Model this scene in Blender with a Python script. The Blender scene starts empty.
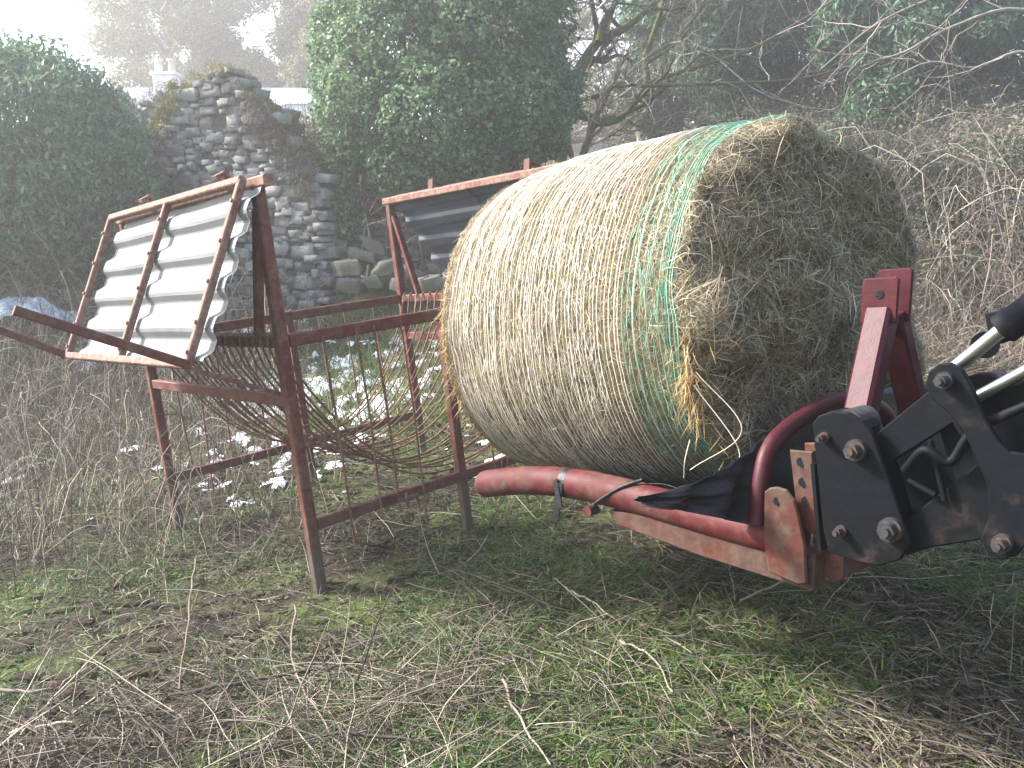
import bpy, math
import numpy as np
from mathutils import Vector, Matrix

rng = np.random.default_rng(11)
scene = bpy.context.scene
col = scene.collection
FOC, CXP, CYP = 887.0, 512.0, 384.0
PITCH = math.radians(9.3)
cP, sP = math.cos(PITCH), math.sin(PITCH)
CAM = np.array([0.0, 0.0, 1.44])

def c2w(v):
    v = np.asarray(v, float)
    x, y, z = v[..., 0], v[..., 1], v[..., 2]
    return np.stack([x, z * cP - y * sP, -y * cP - z * sP], -1)

def at(px, py, Y):
    """a point seen in direction (px,py) at the depth Y"""
    return CAM + c2w([(px - CXP) / FOC * Y, (py - CYP) / FOC * Y, Y])

def onplane(px, py, p0, n):
    d = c2w([(px - CXP) / FOC, (py - CYP) / FOC, 1.0])
    return CAM + d * (np.dot(np.asarray(p0) - CAM, n) / np.dot(d, n))

def unit(v):
    v = np.asarray(v, float)
    return v / (np.linalg.norm(v, axis=-1, keepdims=True) + 1e-12)

# ------------------------------------------------------------------ noise
def _h(ix, iy, iz, s):
    n = (ix * 374761393 + iy * 668265263 + iz * 2147483647 + s * 1274126177) & 0xffffffff
    n = ((n ^ (n >> 13)) * 1274126177) & 0xffffffff
    n = n ^ (n >> 16)
    return (n & 0xffff) / 65535.0

def vn(x, y, z=0.0, s=0):
    x, y, z = np.broadcast_arrays(np.asarray(x, float), np.asarray(y, float), np.asarray(z, float))
    ix, iy, iz = (np.floor(a).astype(np.int64) for a in (x, y, z))
    fx, fy, fz = x - ix, y - iy, z - iz
    fx, fy, fz = (a * a * (3 - 2 * a) for a in (fx, fy, fz))
    r = 0
    for dx in (0, 1):
        for dy in (0, 1):
            for dz in (0, 1):
                w = (fx if dx else 1 - fx) * (fy if dy else 1 - fy) * (fz if dz else 1 - fz)
                r = r + w * _h(ix + dx, iy + dy, iz + dz, s)
    return r

def fbm(x, y, z=0.0, o=4, s=0):
    t, a, tot = 0, 1.0, 0
    for k in range(o):
        t = t + a * vn(np.asarray(x) * 2 ** k, np.asarray(y) * 2 ** k, np.asarray(z) * 2 ** k, s + k)
        tot += a
        a *= 0.5
    return t / tot

def sm(a, b, x):
    t = np.clip((np.asarray(x, float) - a) / (b - a), 0, 1)
    return t * t * (3 - 2 * t)

def gz(x, y, rough=True):
    x = np.asarray(x, float); y = np.asarray(y, float)
    xs = 3.5 * np.tanh(x / 3.5)
    z = 0.1137 * np.where(np.abs(x) < 1.5, x, np.sign(x) * (1.5 + 3.2 * np.tanh((np.abs(x) - 1.5) / 3.2)))
    far = sm(6.2, 11.5, y)
    z = z * (1 - far) + far * 0.42
    z = z + 1.5 * sm(8.5, 13.5, y + 0.3 * x) * sm(0.5, 3.5, x) + 3.0 * sm(13, 22, y) * sm(2.5, 8, x)
    z = z + 0.6 * sm(14, 30, y)
    z = z + 0.45 * sm(-3.2, -6.0, x) * sm(7.0, 9.5, y)
    if rough:
        z = z + 0.07 * (fbm(x * 1.3, y * 1.3, 0, 3, 5) - 0.5) + 0.035 * (fbm(x * 9, y * 9, 0, 3, 9) - 0.5)
    return z

# ------------------------------------------------------------------ mesh helpers
def link(o):
    col.objects.link(o)
    return o

def tag(o, label=None, cat=None, group=None, kind=None):
    if label: o['label'] = label
    if cat: o['category'] = cat
    if group: o['group'] = group
    if kind: o['kind'] = kind
    return o

def empty(name, loc, label=None, cat=None, group=None, mat=None):
    o = link(bpy.data.objects.new(name, None))
    o.empty_display_size = 0.1
    if mat is not None:
        m = Matrix(((*mat[0], loc[0]), (*mat[1], loc[1]), (*mat[2], loc[2]), (0, 0, 0, 1)))
        o.matrix_world = m
    else:
        o.location = [float(q) for q in loc]
    return tag(o, label, cat, group)

def raw(name, V, F, mat, parent=None, smooth=False, rnd=None, origin=None):
    """V (n,3), F (m,k) equal sized faces; optional per-face attribute"""
    V = np.asarray(V, float)
    if origin is not None:
        V = V - np.asarray(origin, float)
    F = np.asarray(F)
    me = bpy.data.meshes.new(name)
    k = F.shape[1]
    me.vertices.add(len(V)); me.vertices.foreach_set('co', V.astype(np.float32).ravel())
    me.loops.add(F.size); me.loops.foreach_set('vertex_index', F.astype(np.int32).ravel())
    me.polygons.add(len(F)); me.polygons.foreach_set('loop_start', np.arange(0, F.size, k, dtype=np.int32))
    me.update(calc_edges=True)
    if smooth:
        me.polygons.foreach_set('use_smooth', np.ones(len(F), bool))
    if rnd is not None:
        a = me.attributes.new('rnd', 'FLOAT', 'FACE')
        a.data.foreach_set('value', np.asarray(rnd, np.float32))
    me.materials.append(mat)
    o = link(bpy.data.objects.new(name, me))
    if origin is not None:
        o.location = [float(q) for q in origin]
    if parent is not None:
        o.parent = parent
    return o

class MB:
    def __init__(s): s.v = []; s.f = []; s.sm = []
    def add(s, V, F, smooth=False):
        b = len(s.v); s.v += [tuple(map(float, p)) for p in V]
        for f in F: s.f.append([b + i for i in f]); s.sm.append(smooth)
    def bar(s, p0, p1, w, h, up=(0, 0, 1), jit=0):
        p0, p1 = np.asarray(p0, float), np.asarray(p1, float)
        t = unit(p1 - p0); a = unit(np.cross(t, up)); b = np.cross(a, t); V = []
        c = min(w, h) * 0.14
        prof = [(-w/2 + c, -h/2), (w/2 - c, -h/2), (w/2, -h/2 + c), (w/2, h/2 - c), (w/2 - c, h/2), (-w/2 + c, h/2), (-w/2, h/2 - c), (-w/2, -h/2 + c)]
        for p in (p0, p1):
            for (x, y) in prof: V.append(p + a * x + b * y)
        F = [[i, (i + 1) % 8, 8 + (i + 1) % 8, 8 + i] for i in range(8)] + [list(range(7, -1, -1)), list(range(8, 16))]
        s.add(V, F)
        return s
    def tube(s, pts, r, n=12, caps=True):
        pts = np.asarray(pts, float); k = len(pts)
        r = np.broadcast_to(np.asarray(r, float), (k,))
        T = unit(np.gradient(pts, axis=0)); up = np.array([0, 0, 1.0])
        if abs(T[0] @ up) > 0.9: up = np.array([1.0, 0, 0])
        a = unit(np.cross(T[0], up)); V = []
        for i in range(k):
            a = unit(a - T[i] * (a @ T[i])); b = np.cross(T[i], a)
            for j in range(n):
                q = 2 * math.pi * j / n
                V.append(pts[i] + r[i] * (a * math.cos(q) + b * math.sin(q)))
        F = [[i * n + j, i * n + (j + 1) % n, (i + 1) * n + (j + 1) % n, (i + 1) * n + j] for i in range(k - 1) for j in range(n)]
        s.add(V, F, True)
        if caps:
            s.add(V[:n], [list(range(n - 1, -1, -1))]); s.add(V[-n:], [list(range(n))])
        return s
    def poly(s, P, n, t, holes=None, bev=0.004):
        """outline P (k,3) extruded t along n, chamfered edges"""
        P = np.asarray(P, float); n = unit(n); c = P.mean(0); k = len(P)
        nxt = np.roll(P, -1, 0) - P; prv = P - np.roll(P, 1, 0)
        inn = unit(np.cross(n, unit(unit(nxt) + unit(prv))))
        if ((c - P) * inn).sum() < 0: inn = -inn
        V = list(P + inn * bev) + list(P + n * bev) + list(P + n * (t - bev)) + list(P + inn * bev + n * t)
        F = [[r * k + i, r * k + (i + 1) % k, (r + 1) * k + (i + 1) % k, (r + 1) * k + i] for r in range(3) for i in range(k)]
        F += [list(range(k - 1, -1, -1)), list(range(3 * k, 4 * k))]
        s.add(V, F)
        return s
    def build(s, name, mat, parent=None, origin=None):
        me = bpy.data.meshes.new(name)
        V = np.array(s.v)
        if origin is not None: V = V - np.asarray(origin)
        me.from_pydata(V.tolist(), [], s.f)
        me.polygons.foreach_set('use_smooth', s.sm)
        me.materials.append(mat)
        o = link(bpy.data.objects.new(name, me))
        if parent is not None: o.parent = parent
        elif origin is not None: o.location = [float(q) for q in origin]
        return o

def spline(P, n):
    """Catmull-Rom through points"""
    P = np.asarray(P, float); P = np.vstack([2 * P[0] - P[1], P, 2 * P[-1] - P[-2]])
    out = []
    for i in range(1, len(P) - 2):
        t = np.linspace(0, 1, n, endpoint=(i == len(P) - 3))[:, None]
        a, b, c, d = P[i - 1], P[i], P[i + 1], P[i + 2]
        out.append(.5 * ((2 * b) + (-a + c) * t + (2 * a - 5 * b + 4 * c - d) * t ** 2 + (-a + 3 * b - 3 * c + d) * t ** 3))
    return np.vstack(out)

def tubes(P, R, n=3):
    """P (m,k,3), R (m,k): many thin stems at once"""
    m, k, _ = P.shape
    T = unit(np.gradient(P, axis=1))
    up = unit(rng.normal(size=(m, 1, 3))); a = unit(np.cross(T, up)); b = np.cross(T, a)
    q = np.arange(n) * 2 * np.pi / n
    V = P[:, :, None] + R[:, :, None, None] * (a[:, :, None] * np.cos(q)[None, None, :, None] + b[:, :, None] * np.sin(q)[None, None, :, None])
    idx = np.arange(m * k * n).reshape(m, k, n)
    F = np.stack([idx[:, :-1], np.roll(idx, -1, 2)[:, :-1], np.roll(idx, -1, 2)[:, 1:], idx[:, 1:]], -1)
    return V.reshape(-1, 3), F.reshape(-1, 4), (k - 1) * n

def blades(B, D, Wd, L, w, bend, seg=2):
    """flat tapering curved blades: base B, direction D, side Wd, bend vector"""
    m = len(B); t = np.linspace(0, 1, seg + 1); bend = np.atleast_2d(bend)
    C = B[:, None] + D[:, None] * (L[:, None] * t)[:, :, None] + bend[:, None] * (t ** 2)[None, :, None]
    prof = np.sin(np.pi * (0.18 + 0.80 * t)) ** 0.7
    off = Wd[:, None] * (w[:, None] * prof[None] * .5)[:, :, None]
    V = np.stack([C - off, C + off], 2)
    idx = np.arange(m * (seg + 1) * 2).reshape(m, seg + 1, 2)
    F = np.stack([idx[:, :-1, 0], idx[:, :-1, 1], idx[:, 1:, 1], idx[:, 1:, 0]], -1)
    return V.reshape(-1, 3), F.reshape(-1, 4), seg

def leaves(P, N, size, asp=.5, droop=.5, fold=.25):
    m = len(P)
    tip = unit(unit(rng.normal(size=(m, 3))) + np.array([0, 0, -droop]))
    N = unit(N); tip = unit(tip - N * (tip * N).sum(1, keepdims=True) * .8)
    side = unit(np.cross(tip, N)); up = np.cross(side, tip)
    s = size[:, None]
    base = P - tip * s * .5; tp = P + tip * s * .5 - up * s * .12
    L = P + side * s * asp * .5 + up * s * fold * asp; R = P - side * s * asp * .5 + up * s * fold * asp
    M = P - tip * s * .02
    V = np.stack([base, L, tp, R, P], 1).reshape(-1, 3)
    i = np.arange(m) * 5
    F = np.stack([i, i + 1, i + 2, i + 4], 1); G = np.stack([i, i + 4, i + 2, i + 3], 1)
    F = np.stack([F, G], 1).reshape(-1, 4)
    return V, F, 2

# ------------------------------------------------------------------ materials
def mat(name, base, rough=.7, metal=0, spec=.5):
    m = bpy.data.materials.new(name); m.use_nodes = True
    b = m.node_tree.nodes['Principled BSDF']
    b.inputs['Base Color'].default_value = (*base, 1)
    b.inputs['Roughness'].default_value = rough; b.inputs['Metallic'].default_value = metal
    b.inputs['Specular IOR Level'].default_value = spec
    return m, m.node_tree, b

def ramp(nt, stops, src, interp='LINEAR'):
    r = nt.nodes.new('ShaderNodeValToRGB'); r.color_ramp.interpolation = interp
    e = r.color_ramp.elements
    while len(e) < len(stops): e.new(.5)
    for i, (p, c) in enumerate(stops):
        e[i].position = p; e[i].color = (*c, 1)
    nt.links.new(src, r.inputs[0])
    return r.outputs[0]

def noise(nt, scale, detail=6, rough=.6, coord='Object', stretch=None, dist=0):
    tc = nt.nodes.new('ShaderNodeTexCoord'); n = nt.nodes.new('ShaderNodeTexNoise')
    n.inputs['Scale'].default_value = scale; n.inputs['Detail'].default_value = detail
    n.inputs['Roughness'].default_value = rough; n.inputs['Distortion'].default_value = dist
    o = tc.outputs[coord]
    if stretch:
        mp = nt.nodes.new('ShaderNodeMapping'); mp.inputs['Scale'].default_value = stretch
        nt.links.new(o, mp.inputs[0]); o = mp.outputs[0]
    nt.links.new(o, n.inputs['Vector'])
    return n.outputs['Fac']

def bump(nt, b, h, s=.4, d=.01):
    n = nt.nodes.new('ShaderNodeBump'); n.inputs['Strength'].default_value = s; n.inputs['Distance'].default_value = d
    nt.links.new(h, n.inputs['Height']); nt.links.new(n.outputs[0], b.inputs['Normal'])

def mixc(nt, f, a, c):
    x = nt.nodes.new('ShaderNodeMix'); x.data_type = 'RGBA'
    for s, i in ((f, 0), (a, 6), (c, 7)):
        if isinstance(s, (tuple, float, int)):
            x.inputs[i].default_value = s if isinstance(s, (float, int)) else (*s, 1)
        else: nt.links.new(s, x.inputs[i])
    return x.outputs[2]

def rndmat(name, stops, rough=.6, transl=.0, spec=.4, patch=None):
    """leaf/blade material: colour by the random number each leaf carries"""
    m, nt, b = mat(name, (0, 0, 0), rough, 0, spec)
    a = nt.nodes.new('ShaderNodeAttribute'); a.attribute_name = 'rnd'
    src = a.outputs['Fac']
    if patch:
        n = noise(nt, patch[0], 3)
        ma = nt.nodes.new('ShaderNodeMath'); ma.operation = 'MULTIPLY_ADD'
        nt.links.new(n, ma.inputs[0]); ma.inputs[1].default_value = patch[1]
        sb = nt.nodes.new('ShaderNodeMath'); sb.operation = 'ADD'; sb.inputs[1].default_value = -patch[1] * .5
        nt.links.new(src, sb.inputs[0]); nt.links.new(sb.outputs[0], ma.inputs[2]); src = ma.outputs[0]
    c = ramp(nt, stops, src)
    nt.links.new(c, b.inputs['Base Color'])
    if transl > 0:
        t = nt.nodes.new('ShaderNodeBsdfTranslucent'); nt.links.new(c, t.inputs[0])
        x = nt.nodes.new('ShaderNodeMixShader'); x.inputs[0].default_value = transl
        nt.links.new(b.outputs[0], x.inputs[1]); nt.links.new(t.outputs[0], x.inputs[2])
        nt.links.new(x.outputs[0], nt.nodes['Material Output'].inputs['Surface'])
    return m

def painted(name, paint, rust, amt=.5, rough=.5, scale=9, mud=None, third=None):
    m, nt, b = mat(name, paint, rough, 0, .25)
    n1 = noise(nt, scale, 8, .7); n2 = noise(nt, scale * 4, 6, .7)
    w = .06
    f = ramp(nt, [(amt - w, (0, 0, 0)), (amt + w, (1, 1, 1))], n1)
    pc = ramp(nt, [(.3, tuple(q * .72 for q in paint)), (.7, tuple(min(1, q * 1.2) for q in paint))], n2)
    rc = ramp(nt, [(.35, tuple(q * .6 for q in rust)), (.65, tuple(min(1, q * 1.3) for q in rust))], n2)
    c = mixc(nt, f, pc, rc)
    if third:
        n3 = noise(nt, scale * 2.3, 7, .75)
        g = ramp(nt, [(third[0], (0, 0, 0)), (third[0] + .05, (1, 1, 1))], n3)
        c = mixc(nt, g, c, third[1])
    nt.links.new(c, b.inputs['Base Color'])
    r = ramp(nt, [(0, (rough,) * 3), (1, (.85,) * 3)], f); nt.links.new(r, b.inputs['Roughness'])
    bump(nt, b, n2, .35, .004)
    return m

M = {}
M['red'] = painted('weathered_red_paint', (.115, .026, .024), (.13, .066, .048), .50, .55, 7)
nt = M['red'].node_tree; b = nt.nodes['Principled BSDF']; src = b.inputs['Base Color'].links[0].from_socket
tc = nt.nodes.new('ShaderNodeTexCoord'); sx_ = nt.nodes.new('ShaderNodeSeparateXYZ'); nt.links.new(tc.outputs['Object'], sx_.inputs[0])
ad = nt.nodes.new('ShaderNodeMath'); ad.operation = 'MULTIPLY_ADD'; ad.inputs[1].default_value = .5; nt.links.new(noise(nt, 11, 6, .7), ad.inputs[0]); nt.links.new(sx_.outputs[2], ad.inputs[2])
nt.links.new(mixc(nt, ramp(nt, [(.38, (0, 0, 0)), (.62, (1, 1, 1))], ad.outputs[0]), (.085, .07, .055), src), b.inputs['Base Color'])
M['redlid'] = painted('rusted_lid_frame', (.16, .06, .05), (.22, .135, .105), .46, .6, 8)
M['rustrod'] = painted('rusted_rods', (.14, .075, .055), (.21, .12, .075), .5, .75, 14)
M['carrier'] = painted('faded_red_carrier', (.075, .009, .011), (.08, .034, .026), .52, .6, 6, third=(.58, (.075, .05, .04)))
M['mast'] = painted('maroon_mast_paint', (.050, .0045, .009), (.06, .022, .019), .62, .5, 7)
M['orange'] = painted('rust_orange_plate', (.085, .024, .017), (.07, .042, .030), .48, .55, 8)
M['black'] = painted('black_loader_paint', (.0034, .0046, .0068), (.018, .013, .011), .61, .6, 7, third=(.665, (.045, .047, .05)))
M['black'].node_tree.nodes['Principled BSDF'].inputs['Specular IOR Level'].default_value = .10
M['bolt'] = painted('greasy_bolt', (.035, .035, .038), (.06, .035, .025), .55, .4, 20)
m, nt, b = mat('chrome_ram', (.30, .31, .32), .38, 1.0); M['chrome'] = m

m, nt, b = mat('galvanised_light', (.5, .52, .52), .55, 0)
n = noise(nt, 3.5, 8, .65, stretch=(1, 1, 3)); n2 = noise(nt, 40, 5, .7)
c = ramp(nt, [(.25, (.085, .09, .09)), (.45, (.125, .135, .138)), (.75, (.155, .17, .178))], n)
c = mixc(nt, ramp(nt, [(.64, (0, 0, 0)), (.72, (1, 1, 1))], n2), c, (.15, .12, .09))
c = mixc(nt, ramp(nt, [(.60, (0, 0, 0)), (.75, (1, 1, 1))], noise(nt, 2.2, 8, .8, stretch=(1, 1, 4))), c, (.16, .12, .085))
nt.links.new(c, b.inputs['Base Color']); bump(nt, b, n2, .12, .003); M['sheet'] = m
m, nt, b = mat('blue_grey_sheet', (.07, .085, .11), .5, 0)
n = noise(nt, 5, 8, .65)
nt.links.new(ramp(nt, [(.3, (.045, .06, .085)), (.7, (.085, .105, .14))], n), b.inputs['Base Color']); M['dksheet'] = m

m, nt, b = mat('soil_and_moss', (.05, .04, .03), .95, 0, .2)
n1 = noise(nt, 1.6, 6, .6, dist=.4); n2 = noise(nt, 22, 8, .75); n3 = noise(nt, 90, 5, .7)
soil = ramp(nt, [(.3, (.015, .011, .009)), (.55, (.05, .036, .026)), (.75, (.11, .08, .055))], n2)
moss = ramp(nt, [(.3, (.045, .065, .014)), (.7, (.12, .16, .035))], n3)
c = mixc(nt, ramp(nt, [(.44, (0, 0, 0)), (.58, (1, 1, 1))], n1), soil, moss)
nt.links.new(c, b.inputs['Base Color']); bump(nt, b, n2, .9, .03); M['ground'] = m

m, nt, b = mat('old_snow', (.80, .83, .88), .6, 0, .3)
n = noise(nt, 30, 5, .7); bump(nt, b, n, .4, .02)
nt.links.new(ramp(nt, [(.3, (.66, .68, .70)), (.6, (.83, .86, .90))], n), b.inputs['Base Color'])
b.inputs['Subsurface Weight'].default_value = 0; M['snow'] = m

M['grass'] = rndmat('grass_blades', [(0, (.034, .072, .018)), (.25, (.078, .145, .030)), (.5, (.135, .18, .042)), (.62, (.125, .125, .05)), (.8, (.18, .15, .085)), (1, (.29, .25, .165))], .55, .3, patch=(1.4, .7))
M['litter'] = rndmat('dead_litter', [(0, (.024, .019, .016)), (.3, (.055, .043, .034)), (.6, (.11, .09, .068)), (1, (.27, .23, .175))], .8, .1, .2, patch=(2.2, .8))
M['stem'] = rndmat('dead_stems', [(0, (.035, .026, .021)), (.4, (.10, .077, .06)), (.75, (.20, .165, .132)), (1, (.40, .35, .275))], .75, 0, .25)
M['bramble'] = rndmat('bramble_stems', [(0, (.07, .048, .04)), (.4, (.17, .13, .105)), (.8, (.30, .255, .21)), (1, (.44, .40, .33))], .7, 0, .3)
M['hay'] = rndmat('hay_fibres', [(0, (.06, .05, .03)), (.3, (.15, .12, .072)), (.6, (.25, .205, .13)), (.85, (.38, .32, .21)), (1, (.58, .50, .35))], .7, .15, .25, patch=(5, .55))
M['haynet'] = rndmat('bleached_hay', [(0, (.12, .09, .05)), (.3, (.24, .185, .115)), (.65, (.38, .31, .21)), (1, (.56, .49, .37))], .7, .15, .25, patch=(4, .45))
M['orangehay'] = rndmat('fresh_straw', [(0, (.26, .17, .07)), (.5, (.42, .29, .13)), (1, (.58, .44, .24))], .65, .2, .3)
M['ivy'] = rndmat('ivy_leaf', [(0, (.05, .11, .055)), (.5, (.105, .20, .10)), (.85, (.17, .27, .125)), (1, (.27, .31, .15))], .5, .38, .3, patch=(1.1, .5))
M['laurel'] = rndmat('laurel_leaf', [(0, (.045, .105, .058)), (.6, (.095, .19, .11)), (1, (.16, .26, .145))], .5, .38, .3, patch=(1.0, .4))
M['evergreen'] = rndmat('dark_evergreen_leaf', [(0, (.02, .055, .030)), (.6, (.055, .13, .068)), (1, (.11, .19, .09))], .5, .32, .3, patch=(.7, .5))
M['winter'] = rndmat('winter_leaf', [(0, (.07, .075, .035)), (.6, (.14, .14, .07)), (1, (.24, .21, .11))], .6, .3, .3)
M['bramleaf'] = rndmat('bramble_leaf', [(0, (.05, .07, .04)), (.5, (.11, .13, .08)), (.8, (.15, .145, .09)), (1, (.24, .17, .11))], .6, .3, .3, patch=(.9, .5))
M['moss'] = rndmat('wall_moss', [(0, (.06, .07, .012)), (.4, (.14, .15, .02)), (.75, (.22, .20, .04)), (1, (.28, .22, .09))], .85, .15, .1, patch=(1.5, .9))
M['netw'] = rndmat('white_net', [(0, (.60, .55, .46)), (1, (.86, .82, .74))], .5, .2, .4)
M['netg'] = rndmat('green_net', [(0, (.16, .42, .29)), (1, (.34, .62, .48))], .45, .2, .4)

def barkmat(name, a, bcol, moss=None):
    m, nt, b = mat(name, a, .9, 0, .2)
    n = noise(nt, 12, 8, .7, stretch=(1, 1, .4)); c = ramp(nt, [(.3, a), (.7, bcol)], n)
    if moss:
        g = ramp(nt, [(.42, (0, 0, 0)), (.55, (1, 1, 1))], noise(nt, 3, 6, .7)); c = mixc(nt, g, c, moss)
    nt.links.new(c, b.inputs['Base Color']); bump(nt, b, n, .8, .02)
    return m
M['bark'] = barkmat('bark', (.045, .038, .03), (.13, .11, .085))
M['mossbark'] = barkmat('mossy_bark', (.045, .04, .03), (.15, .13, .10), (.10, .12, .03))
M['palebark'] = barkmat('pale_bark', (.12, .11, .09), (.28, .26, .21))
M['farbark'] = barkmat('far_bark', (.08, .07, .055), (.19, .165, .13))

m, nt, b = mat('rubble_stone', (.2, .2, .2), .9, 0, .25)
a = nt.nodes.new('ShaderNodeAttribute'); a.attribute_name = 'rnd'
n1 = noise(nt, 6, 8, .7); n2 = noise(nt, 26, 8, .75)
c = ramp(nt, [(0, (.15, .148, .14)), (.4, (.24, .238, .228)), (.75, (.31, .308, .298)), (.93, (.40, .395, .38)), (1, (.27, .17, .125))], a.outputs['Fac'])
c = mixc(nt, ramp(nt, [(.50, (0, 0, 0)), (.62, (1, 1, 1))], n1), c, (.30, .31, .285))
c = mixc(nt, ramp(nt, [(.57, (0, 0, 0)), (.66, (1, 1, 1))], n2), c, (.10, .11, .055))
nt.links.new(c, b.inputs['Base Color']); bump(nt, b, n2, .7, .03); M['stone'] = m
m, nt, b = mat('earth_mortar', (.07, .062, .05), .95, 0, .1)
n = noise(nt, 14, 8, .7); nt.links.new(ramp(nt, [(.3, (.05, .046, .04)), (.7, (.16, .15, .125))], n), b.inputs['Base Color']); bump(nt, b, n, .8, .03); M['mortar'] = m
m, nt, b = mat('mossy_boulder', (.2, .2, .2), .95, 0, .2)
n1 = noise(nt, 2.2, 6, .65); n2 = noise(nt, 14, 8, .75)
c = ramp(nt, [(.3, (.09, .085, .075)), (.7, (.22, .215, .19))], n2)
c = mixc(nt, ramp(nt, [(.50, (0, 0, 0)), (.66, (1, 1, 1))], n1), c, (.12, .13, .06))
nt.links.new(c, b.inputs['Base Color']); bump(nt, b, n2, .8, .03); M['boulder'] = m
m, nt, b = mat('slate_roof', (.16, .18, .20), .5); n = noise(nt, 4, 6, .7)
nt.links.new(ramp(nt, [(.3, (.14, .16, .19)), (.7, (.24, .26, .29))], n), b.inputs['Base Color']); M['slate'] = m
m, nt, b = mat('white_render', (.74, .73, .70), .85); n = noise(nt, 3, 6, .7)
nt.links.new(ramp(nt, [(.3, (.62, .61, .58)), (.7, (.78, .77, .75))], n), b.inputs['Base Color']); M['white'] = m
m, nt, b = mat('clay_pot', (.6, .55, .45), .8); M['pot'] = m
m, nt, b = mat('glass_dark', (.03, .035, .04), .1); M['glass'] = m
m, nt, b = mat('black_plastic_and_shade', (.008, .008, .010), .5, 0, .3); n = noise(nt, 9, 6, .6); bump(nt, b, n, .6, .02); M['plastic'] = m  # ties and cord; also the sheet that stands for shade under the bale
m, nt, b = mat('pale_blue_plastic', (.42, .52, .58), .3, 0, .5); n = noise(nt, 6, 6, .6)
nt.links.new(ramp(nt, [(.3, (.20, .27, .32)), (.7, (.52, .60, .64))], n), b.inputs['Base Color']); bump(nt, b, n, .8, .04); M['wrap'] = m
m, nt, b = mat('hay_mass', (.1, .08, .04), .95, 0, .1)
n1 = noise(nt, 40, 8, .8); n2 = noise(nt, 3, 4, .6)
c1 = ramp(nt, [(.3, (.09, .068, .035)), (.5, (.22, .17, .095)), (.75, (.38, .31, .19))], n1)
c2 = ramp(nt, [(.3, (.07, .062, .028)), (.5, (.18, .15, .07)), (.75, (.32, .27, .14))], n1)
nt.links.new(mixc(nt, ramp(nt, [(.45, (0, 0, 0)), (.6, (1, 1, 1))], n2), c1, c2), b.inputs['Base Color']); bump(nt, b, n1, 1, .02); M['haymass'] = m

# ------------------------------------------------------------------ ground
def axis(lo, hi, a, b_, fine, coarse_n):
    mid = np.arange(a, b_ + 1e-6, fine)
    l = a - np.geomspace(fine, a - lo, coarse_n)[::-1]; r = b_ + np.geomspace(fine, hi - b_, coarse_n)
    return np.concatenate([l, mid, r])
X = axis(-300, 300, -4.5, 5.0, .04, 46); Y = axis(-60, 500, 1.0, 8.0, .04, 60)
gx, gy = np.meshgrid(X, Y)
GV = np.stack([gx, gy, gz(gx, gy)], -1).reshape(-1, 3)
ii = np.arange(len(X) * len(Y)).reshape(len(Y), len(X))
GF = np.stack([ii[:-1, :-1], ii[:-1, 1:], ii[1:, 1:], ii[1:, :-1]], -1).reshape(-1, 4)
tag(raw('ground', GV, GF, M['ground'], smooth=True), kind='structure')

# snow patches
sx = np.arange(-5.5, 5.2, .035); sy = np.arange(5.2, 11.4, .05)
a1, a2 = np.meshgrid(sx, sy)
nn = .42 * fbm(a1 * 1.6, a2 * 1.0, 0, 4, 31) + .58 * fbm(a1 * 8.5, a2 * 5.5, 0, 3, 37)
thr = .555 + .07 * sm(-2.2, -3.4, a1) + .16 * sm(1.2, 2.4, a1) - .05 * np.exp(-((a1 + 1.2) ** 2) / 2 - (a2 - 8.6) ** 2 / 3) + .05 * sm(7.2, 5.6, a2)
thr = thr - .17 * np.exp(-((a1 - 4.2) ** 2) / .25 - (a2 - 8.8) ** 2 / .3)
hgt = nn - thr
SV = np.stack([a1, a2, gz(a1, a2) + np.clip(hgt, -.02, .3) * .28 + .004], -1).reshape(-1, 3)
jj = np.arange(a1.size).reshape(a1.shape)
SF = np.stack([jj[:-1, :-1], jj[:-1, 1:], jj[1:, 1:], jj[1:, :-1]], -1).reshape(-1, 4)
keep = (hgt.reshape(-1)[SF] > -.006).all(1)
SF = SF[keep]; us, inv = np.unique(SF, return_inverse=True)
tag(raw('snow', SV[us], inv.reshape(-1, 4), M['snow'], smooth=True), 'thin melting snow patches on the grass behind the feeder', 'snow', kind='stuff')

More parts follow.
